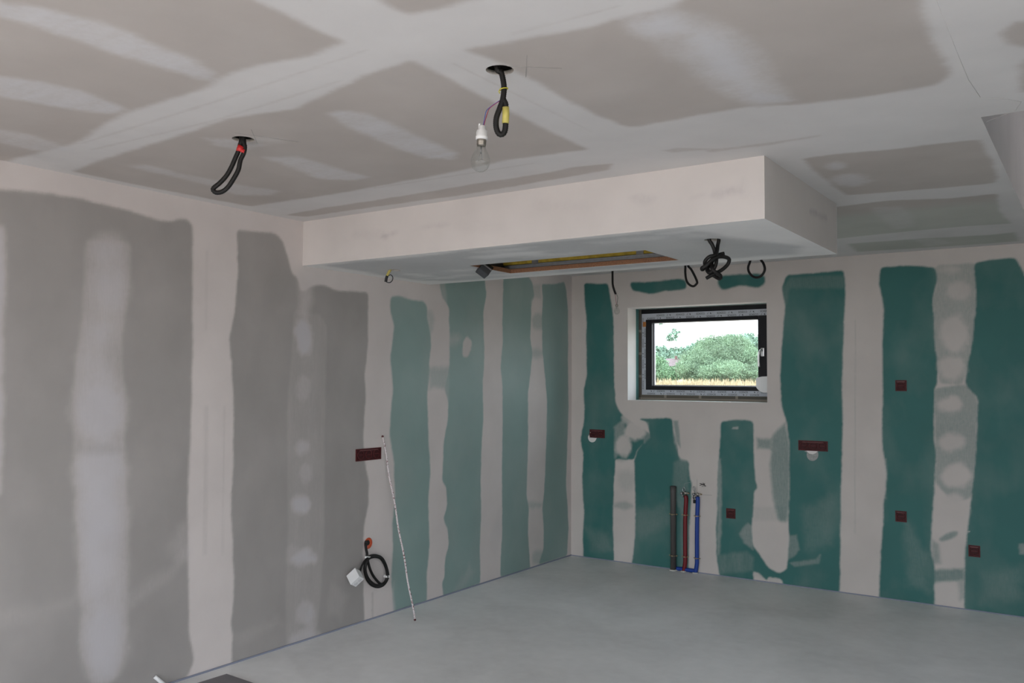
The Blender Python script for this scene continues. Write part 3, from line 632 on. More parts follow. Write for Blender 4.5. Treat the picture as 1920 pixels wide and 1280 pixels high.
under(boxobj('glass_pane', (GX0-.01, RD+.046, GZ0-.01), (GX1+.01, RD+.05, GZ1+.01), M_GLASS), win)
# tape: four mitred strips with the printed name
def prism(pts, y0, y1):
    bm = bmesh.new(); a = [bm.verts.new((x, y0, z)) for x, z in pts]; b = [bm.verts.new((x, y1, z)) for x, z in pts]
    bm.faces.new(a); bm.faces.new(b[::-1])
    for i in range(len(pts)): j = (i+1) % len(pts); bm.faces.new((a[i], b[i], b[j], a[j]))
    return bm
TR0, TR1 = FX1-(TX1-FX0), FX1-.006
M_INK = mat('printed_ink', (.03, .03, .035), .6)
TW = TX1-TX0; TH = TZ1-TZ0; BH = BZ1-BZ0
def lettering(par, x0, z0, length, rows, h, vert=False, flip=False):
    bm = bmesh.new(); pitch = .185
    cu = bpy.data.curves.new('t', 'FONT'); cu.body = 'SCHÜCO'; cu.size = h*1.15; cu.align_x = 'LEFT'; cu.extrude = .0002
    cu.offset = h*.012
    to = bpy.data.objects.new('t', cu); COL.objects.link(to); bpy.context.view_layer.update()
    me = bpy.data.meshes.new_from_object(to.evaluated_get(bpy.context.evaluated_depsgraph_get()))
    xs = [v.co.x for v in me.vertices]; wdt = max(xs)-min(xs); sx_ = .075/wdt if wdt else 1
    for r, zr in enumerate(rows):
        k = 0
        while True:
            s0 = .02+(pitch/2 if r else 0)+k*pitch; k += 1
            if s0+.08 > length: break
            for (kind) in (0, 1):
                if kind == 0:
                    vm = {}
                    def T(co):
                        s = s0+co.x*sx_; t = zr+co.y
                        if flip: s = length-s; t = rows[0]+rows[-1]+h*.8-t
                        return (x0+t, RD-.0012, z0+s) if vert else (x0+s, RD-.0012, z0+t)
                    vv = [bm.verts.new(T(v.co)) for v in me.vertices]
                    for p in me.polygons:
                        try: bm.faces.new([vv[i] for i in p.vertices])
                        except ValueError: pass
                else:   # the two small pictograms between the names
                    for dx in (.098, .122):
                        s = s0+dx
                        if s+.01 > length: continue
                        q = [(s, zr+.001), (s+.003, zr), (s+.011, zr+h*.8), (s+.008, zr+h*.8)] if dx < .11 else [(s, zr+h*.6), (s+.010, zr+h*.7), (s+.012, zr), (s+.009, zr)]
                        vv = [bm.verts.new(T(Vector((((a-s0)/sx_), b-zr, 0)))) for a, b in q]
                        try: bm.faces.new(vv)
                        except ValueError: pass
    bpy.data.objects.remove(to); o = link('printed_name', bm, M_INK); under(o, par); return o
tp = under(link('protective_tape', prism([(TX0, TZ1), (TR1, TZ1), (TR0, TZ0), (TX1, TZ0)], RD-.001, RD), M_FTAPE), win)
tag(tp, 'protective film strip printed with a repeated name'); lettering(tp, TX0+.03, TZ0, TR1-TX0-.06, (TH*.12, TH*.55), TH*.34)
tp = under(link('protective_tape', prism([(TX0, BZ0), (TX1, BZ1), (TR0, BZ1), (TR1, BZ0)], RD-.001, RD), M_FTAPE), win)
lettering(tp, TX0+.03, BZ0, TR1-TX0-.06, (BH*.12, BH*.55), BH*.34, flip=True)
tp = under(link('protective_tape', prism([(TX0, BZ0), (TX0, TZ1), (TX1, TZ0), (TX1, BZ1)], RD-.001, RD), M_FTAPE), win)
lettering(tp, TX0, BZ0+.03, TZ1-BZ0-.06, (TW*.12, TW*.55), TW*.34, vert=True)
tp = under(link('protective_tape', prism([(TR1, BZ0), (TR0, BZ1), (TR0, TZ0), (TR1, TZ1)], RD-.001, RD), M_FTAPE), win)
lettering(tp, TR0, BZ0+.03, TZ1-BZ0-.06, (TW*.12, TW*.55), TW*.34, vert=True)
# handle on the sash
hx, hz = wp(1431, 660)
M_HAND = mat('brushed_steel_handle', (.62, .62, .62), .3, .8)
bm = bmesh.new(); box(bm, (hx-.014, RD-.024, hz-.035), (hx+.014, RD-.012, hz+.035), bev=.005)
hp = under(link('window_handle', bm, M_HAND), win)
x2, z2 = wp(1427.5, 688)
bm = bmesh.new(); tube(bm, spline([(hx, RD-.02, hz+.012), (hx-.002, RD-.05, hz+.016), (hx-.008, RD-.062, hz), (hx-.016, RD-.064, hz-.03), (x2, RD-.06, z2)], 8), .009, 12)
under(link('lever', bm, M_HAND, None, True), win)
# white plastic corner cap, orange wedge
cx0 = wp(1421, 720)[0]; cz1 = wp(1430, 706)[1]; cz0 = wp(1430, 736)[1]; w_ = GX1+.12-cx0
bm = prism([(cx0+a_, cz0+b_) for a_, b_ in ((0, .045), (0, .106), (.003, .116), (.012, .124), (.05, .131), (w_, .135), (w_, 0), (.06, 0), (.032, .010), (.012, .028))], RD-.045, RD-.013)
bmesh.ops.bevel(bm, geom=bm.edges[:], offset=.002, segments=1, affect='EDGES')
under(link('corner_cap', bm, M_WHITEP), win)
ox, oz = wp(1209, 608); bm = bmesh.new(); box(bm, (ox-.014, RD-.012, oz-.022), (ox+.022, RD-.001, oz+.022), bev=.004)
under(link('orange_wedge', bm, mat('orange_foam', (.45, .17, .04), .7, var=.2)), win)

# ================================================================== HANGING CONDUITS
c1 = (H1[0], H1[1], Z); c2 = (H2[0], H2[1], Z)
t = thing('ceiling_cable_loop', c1, 'long black corrugated conduit loop with red tape hanging from the left round ceiling hole', 'cable')
def W1(l, b=0): return [hang(u, v, c1, b if isinstance(b, (int, float)) else b[i]) for i, (u, v) in enumerate(l)]
top = Vector((c1[0], c1[1], Z+.12))
under(tubeobj('conduit', [top]+W1([(457, 262), (459, 275), (457, 287), (451, 300), (447, 318), (438, 335), (428, 350), (417, 359), (406, 361), (400, 357), (401, 352), (412, 343), (424, 330), (433, 315), (441, 297), (447, 283), (450, 272), (453, 260)], 0)+[top+Vector((-.01, .01, 0))], .0098, M_CABLE, ribs=.006), t)
bm = bmesh.new(); tube(bm, W1([(453.5, 274), (450.5, 279), (449.5, 284)]), .0145, 14); tube(bm, W1([(456.5, 280), (454, 286)]), .0125, 14)
under(link('red_tape', bm, mat('red_tape', (.55, .02, .02), .45), None, True), t)

t = thing('ceiling_cable_loop', c2, 'black corrugated conduit loop with yellow tie and yellow tape below the right round ceiling hole', 'cable')
def W2(l, b=0): return [hang(u, v, c2, b if isinstance(b, (int, float)) else b[i]) for i, (u, v) in enumerate(l)]
top = hang(925, 110, c2); top.z = Z+.1
under(tubeobj('conduit', [top, hang(932, 128, c2)]+W2([(939, 134), (943, 148), (945, 165), (943, 185), (937, 203), (931, 220), (930, 235), (933, 247), (938, 252), (944, 250), (947, 243), (948, 230), (948, 205), (948, 195), (944, 187)]), .0095, M_CABLE, ribs=.0055), t)
bm = bmesh.new(); tube(bm, W2([(948.2, 201), (948.6, 215), (947.6, 231)], -.002), .0108, 14)
under(link('yellow_tape', bm, mat('yellow_tape', (.55, .48, .12), .5), None, True), t)
bm = bmesh.new()
ctr = hang(944.5, 167, c2); ring = [ctr+Vector(RT)*math.cos(a)*.0125+Vector(FW)*math.sin(a)*.0125+Vector(UP)*(.002*math.cos(a)) for a in np.linspace(0, 2*PI, 20)]
tube(bm, ring, .0018, 6); tube(bm, W2([(939, 169), (935, 171), (937, 175), (938, 174)]), .0016, 6)
under(link('cable_tie', bm, mat('yellow_wire', (.62, .55, .05), .5), None, True), t)

def bulb(root, base, scale, tilt=0, cup=True):
    """bare clear bulb hanging in a lamp holder; base = top of the holder"""
    M = Matrix.Translation(base) @ Matrix.Rotation(tilt, 4, 'Y') @ Matrix.Scale(scale, 4)
    if cup:
        bm = bmesh.new(); lathe(bm, [(.004, .002), (.010, 0), (.011, -.012), (.016, -.014), (.0165, -.03), (.0185, -.032), (.0185, -.042), (.0, -.042)], M, 20)
        box(bm, (-.012, -.004, -.008), (-.006, .004, .007), M=M); box(bm, (-.019, -.004, -.026), (-.014, .004, -.016), M=M)
        under(link('lamp_holder', bm, M_WHITEP), root)
    bm = bmesh.new(); lathe(bm, [(.0, -.036), (.0145, -.04), (.0150, -.05), (.0143, -.052), (.0148, -.055), (.0135, -.062), (.0, -.062)], M, 20)
    under(link('screw_cap', bm, mat('tin_cap', (.33, .30, .26), .4, .9)), root)
    g = mat_glass
    prof = [(.0130, -.060), (.0145, -.068), (.020, -.080), (.0265, -.092), (.0298, -.105), (.0290, -.118), (.0235, -.131), (.013, -.139), (.004, -.1415)]
    bm = bmesh.new(); lathe(bm, prof, M, 28)
    under(link('glass_bulb', bm, g), root)
    bm = bmesh.new()
    tube(bm, [M @ Vector((0, 0, -.060)), M @ Vector((0, 0, -.085))], .0028*scale, 8)
    for s in (-1, 1): tube(bm, [M @ Vector((0, 0, -.080)), M @ Vector((s*.010, 0, -.106))], .0005*scale, 5)
    tube(bm, [M @ Vector((-.010, 0, -.106)), M @ Vector((0, .003, -.101)), M @ Vector((.010, 0, -.106))], .0005*scale, 5)
    under(link('filament_mount', bm, mat('filament_wire', (.25, .25, .25), .3, .8)), root)
mat_glass, N_, L_, P_ = newmat('bulb_glass'); N_.remove(P_)
tr = N_.new('ShaderNodeBsdfTransparent'); gl = N_.new('ShaderNodeBsdfGlossy'); gl.inputs['Roughness'].default_value = .03; fr0 = N_.new('ShaderNodeLayerWeight'); fr0.inputs[0].default_value = .25; fr = N_.new('ShaderNodeMapRange'); L_.new(fr0.outputs['Facing'], fr.inputs[0]); fr.inputs[3].default_value = .03; fr.inputs[4].default_value = .40
mxs = N_.new('ShaderNodeMixShader'); tr.inputs[0].default_value = (.93, .94, .93, 1)
L_.new(fr.outputs[0], mxs.inputs[0]); L_.new(tr.outputs[0], mxs.inputs[1]); L_.new(gl.outputs[0], mxs.inputs[2]); L_.new(mxs.outputs[0], N_['Material Output'].inputs[0])
M_WIREB = mat('blue_wire', (.05, .07, .30), .4); M_WIRER = mat('red_wire', (.30, .02, .06), .4)
bp_ = hang(904.5, 236, c2)
t = thing('bare_light_bulb', bp_, 'clear light bulb in a white holder hanging on a blue and a red wire', 'light bulb')
bulb(t, bp_, 1.0, .06)
under(tubeobj('blue_wire', W2([(938, 188), (930, 193), (919, 201), (912, 208), (909, 220), (906, 236)]), .0012, M_WIREB), t)
under(tubeobj('red_wire', W2([(938, 189), (928, 195), (918, 203), (914, 212), (909, 228), (907, 237)]), .0012, M_WIRER), t)

# conduits hanging between the bulkhead and the back wall
GY = -1.0
def g_at(u, v): return Vector(onplane(u, v, 1, GY))
p0 = g_at(1150, 505); t = thing('hanging_cable', (p0.x, GY, Z), 'short straight black conduit hanging left of the window, carrying a small clear bulb', 'cable')
def Gp(l, dy=0): return [Vector(onplane(u, v, 1, GY+dy)) for u, v in l]
under(tubeobj('conduit', [(p0.x-.005, GY, Z-.001)]+Gp([(1148.5, 500), (1148.5, 520), (1149, 534), (1152, 545), (1154.5, 551)]), .0088, M_CABLE, ribs=.006), t)
pb = g_at(1156.5, 568); t = thing('bare_light_bulb', pb, 'small clear bulb without holder hanging on two thin wires beside the window', 'light bulb')
bulb(t, pb+Vector((0, 0, .018)), .72, 0, cup=False)
under(tubeobj('wire', Gp([(1153, 550), (1154, 556), (1154.5, 562), (1156, 571)]), .0013, M_WIRER), t)
under(tubeobj('wire', Gp([(1155, 550), (1158, 556), (1157.8, 563), (1156.8, 571)]), .0013, M_BLACK), t)
q = g_at(1284, 495); t = thing('hanging_cable_loop', (q.x, GY, Z), 'narrow teardrop loop of black conduit hanging left of the knotted conduits', 'cable', None)
under(tubeobj('conduit', [(q.x, GY, Z-.001)]+Gp([(1284.5, 485), (1285, 497), (1285, 512), (1287, 525), (1292, 533), (1300, 536.5), (1306, 532), (1307, 528), (1303, 518), (1296, 505), (1289, 495)])+[(q.x+.005, GY+.02, Z-.001)], .0088, M_CABLE, ribs=.006), t)
q = g_at(1409, 485); q2 = g_at(1424, 483); t = thing('hanging_cable_loop', (q.x, GY, Z), 'wide open loop of black conduit hanging to the right of the knotted conduits', 'cable', None)
under(tubeobj('conduit', [((q.x+q2.x)/2-.02, GY, Z-.001)]+Gp([(1407, 487), (1403, 500), (1404, 509), (1410, 517), (1418, 520), (1426, 518), (1432, 511), (1434, 503), (1431, 493), (1426, 484)])+[((q.x+q2.x)/2+.02, GY, Z-.001)], .0088, M_CABLE, ribs=.006), t)

# knotted conduits
ck = (ht[0], ht[1], SZ)
t = thing('knotted_cables', ck, 'thick black conduits tied in a knot under the right end of the dropped box', 'cable')
def K(l):
    return [hang(1230+a/8.348, 430+b/8.348, ck, d) for a, b, d in l]
s_ = Vector((0, 0, .05))
k1 = K([(830, 150, 0), (880, 240, 0), (915, 330, 0), (925, 420, .02), (880, 500, .03), (800, 560, .02), (730, 625, 0), (725, 600, -.02), (790, 560, -.03), (880, 470, -.03), (980, 430, -.02), (1080, 432, -.01), (1145, 470, 0), (1120, 550, .01), (1020, 640, .01), (900, 700, .0), (785, 765, 0)])
under(tubeobj('conduit', [k1[0]+s_]+k1, .0098, M_CABLE, ribs=.006), t)
k2 = K([(985, 150, .01), (968, 240, .01), (955, 330, 0), (930, 400, -.02), (830, 430, -.02), (765, 510, -.01), (790, 600, .01), (850, 680, .03), (930, 740, .03), (1000, 768, .01), (1005, 720, -.01), (950, 680, -.02), (880, 620, -.02), (870, 530, .0), (900, 460, .03), (980, 400, .03), (1072, 374, .02)])
under(tubeobj('conduit', [k2[0]+s_]+k2, .0098, M_CABLE, ribs=.006), t)
under(tubeobj('conduit', K([(940, 420, 0), (945, 500, -.01), (915, 600, -.01), (840, 680, 0), (800, 620, .02), (860, 560, .03), (930, 600, .02)]), .0098, M_CABLE, ribs=.006), t)

# small spot cable, left end of the bulkhead
cs = (hs[0], hs[1], SZ)
t = thing('spotlight_cable', cs, 'short yellow sleeved cable with black looped end under the left of the dropped box', 'cable')
def Sp(l): return [hang(700+a/7.385, 460+b/7.385, cs) for a, b in l]
q = Sp([(235, 330), (210, 380), (190, 420)])
under(tubeobj('yellow_sleeve', [q[0]+Vector((0, 0, .03))]+q, .0085, mat('yellow_sleeve', (.55, .46, .12), .5), None), t)
under(tubeobj('plug', Sp([(192, 420), (182, 450), (172, 505)]), .009, M_BLACK), t)
under(tubeobj('wire_loop', Sp([(195, 430), (235, 408), (265, 430), (268, 470), (245, 505), (215, 515), (180, 505)]), .0028, M_BLACK), t)
under(tubeobj('wire_loop', Sp([(200, 455), (230, 425), (250, 445), (248, 480), (225, 505), (195, 505)]), .0022, M_STEEL), t)

# black transformer box hanging out of the cut-out
ca = np.array((HX0+.06, (HY0+HY1)/2-.06, SZ))
t = thing('transformer_box', tuple(ca), 'small black box with grey band tilted in the left end of the long cut-out', 'electrical box')
cc = hang(906.5, 508, ca)
Mx = Matrix.Translation(cc) @ Matrix(((RT[0], UP[0], -FW[0]), (RT[1], UP[1], -FW[1]), (RT[2], UP[2], -FW[2]))).to_4x4() @ Matrix.Rotation(math.radians(-30), 4, 'Z') @ Matrix.Rotation(math.radians(-28), 4, 'X') @ Matrix.Rotation(math.radians(14), 4, 'Y')
k = 1/ (FPX/((ca-CAM)@FW))
bm = bmesh.new(); box(bm, (-11*k, -7*k, -10*k), (11*k, 5*k, 10*k), M=Mx, bev=.006); under(link('housing', bm, mat('dark_grey_plastic', (.06, .063, .07), .5)), t)
bm = bmesh.new(); box(bm, (-11.6*k, 5*k, -10.6*k), (11.6*k, 8*k, 10.6*k), M=Mx, bev=.004); under(link('grey_band', bm, mat('mid_grey_plastic', (.22, .22, .23), .5)), t)
bm = bmesh.new(); box(bm, (-9*k, 8*k, -9*k), (12*k, 15*k, 9*k), M=Mx, bev=.006); under(link('rear_housing', bm, M_BLACK), t)

# ================================================================== ELECTRICAL BOXES ON THE WALLS
def wallbox(name, c, w, h, wall, label, n, group=None):
    """recessed-looking red box: rim, back plate, cups with screws. wall 'L' faces +x, 'B' faces -y"""
    t = thing(name, c, label, 'electrical box', group)
    M = Matrix.Translation(c) @ (Matrix.Rotation(PI/2, 4, 'Z') if wall == 'L' else Matrix())
    # local: x along wall, -y out of the wall
    a = .006
    bm = bmesh.new()
    box(bm, (-w/2, -.006, -h/2), (w/2, -.0005, -h/2+a), M=M); box(bm, (-w/2, -.006, h/2-a), (w/2, -.0005, h/2), M=M)
    box(bm, (-w/2, -.006, -h/2+a), (-w/2+a, -.0005, h/2-a), M=M); box(bm, (w/2-a, -.006, -h/2+a), (w/2, -.0005, h/2-a), M=M)
    under(link('rim', bm, M_RED), t)
    under(boxobj('back_plate', (-w/2+a, -.003, -h/2+a), (w/2-a, -.0005, h/2-a), mat('shadowed_red_plastic', (.045, .003, .004), .7, var=.3, scale=90), M=M), t)  # darker copy of the box red, recess shade put into the colour
    for i in range(n):
        cx = (i-(n-1)/2)*(w/n)*.94; r = min(h, w/n)*.36
        bm = bmesh.new()
        ring = [(cx+r*math.cos(q), -.005, r*math.sin(q)) for q in np.linspace(0, 2*PI, 25)]
        tube(bm, [M @ Vector(p) for p in ring], .0028, 6)
        box(bm, (cx-r*.7, -.0075, -.003), (cx+r*.7, -.003, .003), M=M)
        under(link('cup_ring', bm, M_RED), t)
    bm = bmesh.new(); box(bm, (-w*.36, -.0085, h/2-a-.007), (w*.36, -.004, h/2-a-.004), M=M)  # pale strip with the rim's highlight put into its colour
    under(link('highlight_strip', bm, mat('pale_red_highlight', (.28, .12, .12), .25)), t)
    return t
def bc(x0, y0, x1, y1, ax):
    p = onplane((x0+x1)/2, (y0+y1)/2, ax, 0); a_ = onplane(x0, (y0+y1)/2, ax, 0); b_ = onplane(x1, (y0+y1)/2, ax, 0)
    c_1 = onplane((x0+x1)/2, y0, ax, 0); d_ = onplane((x0+x1)/2, y1, ax, 0)
    return tuple(p), float(np.linalg.norm(b_-a_)), float(np.linalg.norm(c_1-d_))
c, w, h = bc(667, 840, 714, 862.5, 0); wallbox('socket_box', c, w, h, 'L', 'wide dark red socket box on the left wall near the leaning rod', 3)
c, w, h = bc(1106, 805, 1134, 820.5, 1); wallbox('socket_box', c, w, h, 'B', 'dark red double socket box beside the corner, below left of the window', 2)
c, w, h = bc(1497, 826, 1552, 845, 1); wallbox('socket_box', c, w, h, 'B', 'long dark red triple socket box on the back wall, below right of the window', 3)
c, w, h = bc(1679, 712.5, 1700, 733, 1); wallbox('socket_box', c, w, h, 'B', 'upper of the two square red boxes on the green card right of the window', 1)
c, w, h = bc(1679, 957.5, 1700, 978, 1); wallbox('socket_box', c, w, h, 'B', 'lower of two vertically aligned square red boxes on the green card', 1)
c, w, h = bc(1816, 1022, 1838, 1043.5, 1); wallbox('socket_box', c, w, h, 'B', 'lowest square red box, at the far right near the floor', 1)
c, w, h = bc(1362, 953, 1379, 971.5, 1); wallbox('socket_box', c, w, h, 'B', 'square dark red box just right of the water pipes', 1)
M_DAB = mat('thin_filler', (.36, .37, .355), .8, var=.15, scale=60)
def dab(name, pts, ax, off, m):
    bm = bmesh.new(); lo = [bm.verts.new(onplane(u, v, ax, -.0004)) for u, v in pts]; hi = [bm.verts.new(onplane(u, v, ax, -off)) for u, v in pts]
    bm.faces.new(hi)
    for i in range(len(pts)): j = (i+1) % len(pts); bm.faces.new((lo[i], lo[j], hi[j], hi[i]))
    tag(under(link(name, bm, m), wall_back), 'irregular dab of filler under a socket box')
def arc(cx, cy, rx, ry, a0, a1, n=14): return [(cx+rx*math.cos(math.radians(a0+(a1-a0)*i/n)), cy+ry*math.sin(math.radians(a0+(a1-a0)*i/n))) for i in range(n+1)]
dab('filler_patch', arc(1523.5, 852, 11, 12, -20, 200)+[(1508, 846), (1511, 844.5), (1534, 845)], 1, .003, M_DAB)
dab('filler_patch', [(1512, 844.8), (1533, 845.2), (1530, 849), (1524, 851.5), (1517, 850)], 1, .005, M_PLAIN)
dab('filler_patch', arc(1110.5, 819.5, 8, 9.5, 20, 250)+[(1106, 809), (1107, 820), (1119, 821)], 1, .004, M_PLAIN)

# ================================================================== COILED CABLE ON THE LEFT WALL
p = onplane(690, 1018, 0, 0)
t = thing('cable_outlet', tuple(p), 'round orange-red box in the left wall above the coiled black cable', 'electrical box')
M = Matrix.Translation(p) @ Matrix.Rotation(PI/2, 4, 'Y')
bm = bmesh.new(); lathe(bm, [(.034, .0005), (.036, .004), (.031, .006), (.028, .002), (.0, .0012)], M, 28); under(link('box_rim', bm, M_ORED, None, True), t)
bm = bmesh.new(); lathe(bm, [(.017, .003), (.016, .006), (.0, .006)], Matrix.Translation((0, -.006, .004)) @ M, 20); under(link('opening', bm, M_DARK), t)  # flat dark disc standing for the shade of a hole
def Lp(l): return [Vector(onplane(u, v, 0, x)) for u, v, x in l]
t = thing('coiled_cable', tuple(onplane(703, 1070, 0, .03)), 'black cable coiled in loops with white tape bands on the left wall', 'cable')
c0 = (600, 980)
def Z5(l): return Lp([(600+a/6.4, 980+b/6.4, x) for a, b, x in l])
under(tubeobj('cable', Z5([(550, 225, .008), (548, 260, .03), (555, 320, .035), (565, 380, .035), (548, 470, .03), (535, 560, .03), (560, 670, .03), (620, 745, .03), (700, 768, .03), (770, 735, .03), (815, 650, .03), (800, 540, .03), (750, 430, .03), (680, 392, .03), (610, 395, .03), (575, 430, .04), (590, 520, .045), (630, 620, .045), (690, 700, .045), (740, 735, .04), (790, 690, .045), (805, 610, .05), (780, 510, .05), (730, 430, .05), (670, 408, .05), (600, 420, .05), (560, 470, .055), (545, 560, .055), (575, 660, .055), (640, 730, .055), (700, 750, .055), (740, 742, .05)]), .0085, M_CABLE, n=12), t)
under(tubeobj('cable', Z5([(580, 415, .05), (540, 450, .05), (510, 500, .05), (490, 545, .05), (482, 580, .055)]), .0065, M_CABLE, n=12), t)
for l in ([(545, 405, .04), (600, 425, .04)], [(768, 640, .04), (832, 640, .04)]):
    a_, b_ = Z5(l); mid = (a_+b_)/2; bm = bmesh.new()
    d = (b_-a_); box(bm, (-d.length*.30, -.016, -.008), (d.length*.30, .016, .008), M=Matrix.Translation(mid) @ Matrix(((0, 1, 0), (1, 0, 0), (0, 0, 1))).to_4x4() @ Matrix.Rotation(.15 if mid.z < .45 else -.2, 4, 'Y'), bev=.006)
    under(link('white_band', bm, M_WHITEP), t)
# white junction box
pc = Vector(onplane(665, 1081.5, 0, .075))
t = thing('junction_box', tuple(pc), 'white square junction box hanging tilted from the coiled cable end', 'electrical box')
A0, A1, A2 = [Vector(onplane(600+a/6.4, 980+b/6.4, 0, .095)) for a, b in ((400, 562), (510, 590), (295, 690))]
ex = (A1-A0).normalized(); ey = (A2-A0); 
ux = Vector((RT[0], RT[1], RT[2])); uy = Vector(UP); uz = -Vector(FW)
th = math.radians(-38)
R3 = Matrix(((ux.x, uy.x, uz.x), (ux.y, uy.y, uz.y), (ux.z, uy.z, uz.z)))
Mj = Matrix.Translation(pc) @ R3.to_4x4() @ Matrix.Rotation(math.radians(-34), 4, 'Y') @ Matrix.Rotation(math.radians(-30), 4, 'X') @ Matrix.Rotation(math.radians(-38), 4, 'Z')
bm = bmesh.new(); box(bm, (-.037, -.037, -.034), (.037, .037, .008), M=Mj, bev=.004); under(link('box_body', bm, M_WHITEP), t)
bm = bmesh.new(); box(bm, (-.038, -.038, .009), (.038, .038, .020), M=Mj, bev=.004); under(link('lid', bm, M_WHITEP), t)
for s in (-.016, .016):
    for (ax_, sg) in (('x', 1), ('y', -1)):
        bm = bmesh.new(); Mk = Mj @ (Matrix.Translation((.037, s, -.010)) @ Matrix.Rotation(PI/2, 4, 'Y') if ax_ == 'x' else Matrix.Translation((s, -.037, -.010)) @ Matrix.Rotation(PI/2, 4, 'X'))
        lathe(bm, [(.012, 0), (.010, .003), (.006, .003), (.0, .002)], Mk, 16); under(link('cable_gland', bm, mat('grey_gland', (.60, .60, .60), .5), None, True), t)

# ================================================================== LEANING ROD
ra = Vector(onplane(717.5, 818, 0, .006)); rb = Vector(onplane(778, 1162, 2, .006))
t = thing('measuring_rod', tuple(rb), 'thin white rod with red and dark printed marks leaning on the left wall', 'rod')
M_ROD, N_, L_, P_ = newmat('printed_rod')
tcn = N_.new('ShaderNodeTexCoord'); wv = N_.new('ShaderNodeTexNoise'); wv.inputs['Scale'].default_value = 60; wv.inputs['Detail'].default_value = 2
mpn = N_.new('ShaderNodeMapping'); mpn.inputs['Scale'].default_value = (1, 1, 1.6); L_.new(tcn.outputs['Object'], mpn.inputs[0]); L_.new(mpn.outputs[0], wv.inputs['Vector'])
rp = N_.new('ShaderNodeValToRGB'); L_.new(wv.outputs['Fac'], rp.inputs['Fac']); rp.color_ramp.interpolation = 'CONSTANT'
e = rp.color_ramp.elements; e[0].color = (.22, .10, .10, 1); e[1].position = .41; e[1].color = (.68, .62, .62, 1); e2 = e.new(.68); e2.color = (.40, .14, .15, 1)
L_.new(rp.outputs['Color'], P_.inputs['Base Color']); P_.inputs['Roughness'].default_value = .5
bm = bmesh.new(); tube(bm, [ra.lerp(rb, i/24)+Vector((0, .004*math.sin(i*.9), 0)) for i in range(25)], .0058, 8); under(link('rod_body', bm, M_ROD, None, False), t)
for f_ in (.0, 1.0, .86, .72, .4):
    q = ra.lerp(rb, f_); bm = bmesh.new(); bmesh.ops.create_icosphere(bm, subdivisions=2, radius=.008 if f_ in (0., 1.) else .005, matrix=Matrix.Translation(q+Vector((0, 0, .002 if f_ == 1. else 0)))); under(link('knot', bm, mat('dark_red_knot', (.10, .03, .03), .7)), t)

# ================================================================== PIPES
def py(u, v, y=-.03): return Vector(onplane(u, v, 1, y))
M_PVC = mat('grey_pvc', (.085, .080, .076), .5); M_PR = mat('red_pipe', (.17, .005, .009), .5); M_PB = mat('blue_pipe', (.008, .050, .30), .5)
M_GY = mat('mortar_collar', (.58, .57, .53), .9)
def clamp(u, v, r, par, y):
    c_0 = py(u, v, y); bm = bmesh.new()
    ring = [c_0+Vector((math.cos(a)*r, math.sin(a)*r, 0)) for a in np.linspace(0, 2*PI, 20)]
    tube(bm, ring, .003, 6); box(bm, (c_0.x-r-.010, c_0.y-.004, c_0.z-.004), (c_0.x-r, c_0.y+.004, c_0.z+.004)); box(bm, (c_0.x+r, c_0.y-.004, c_0.z-.004), (c_0.x+r+.011, c_0.y+.004, c_0.z+.004))
    box(bm, (c_0.x-.004, c_0.y+r, c_0.z-.004), (c_0.x+.004, -.0005, c_0.z+.004)); box(bm, (c_0.x-.005, c_0.y-r-.006, c_0.z-.005), (c_0.x+.005, c_0.y-r, c_0.z+.005))
    o = under(link('pipe_clamp', bm, M_BRASS), par)
yg = -.032
b0 = py(1262.5, 1066, yg); b0.z = .0; t0 = py(1263, 911, yg); t0.x = b0.x
t = thing('waste_pipe', tuple(b0), 'thick grey waste pipe rising from the floor left of the red pipe', 'pipe')
bm = bmesh.new(); lathe(bm, [(.0235, 0), (.0235, t0.z-.055), (.0245, t0.z-.05), (.0245, t0.z), (.021, t0.z), (.021, t0.z-.08), (0, t0.z-.08)], Matrix.Translation((b0.x, yg, 0)), 24)
under(link('pipe_body', bm, M_PVC, None, True), t)
for v in (963.5, 1041): clamp(1262.5, v, .025, t, yg)
bm = bmesh.new(); lathe(bm, [(.036, .0005), (.033, .007), (.0245, .009), (.0, .009)], Matrix.Translation((b0.x, yg, 0)), 20); under(link('floor_collar', bm, M_GY, None, True), t)
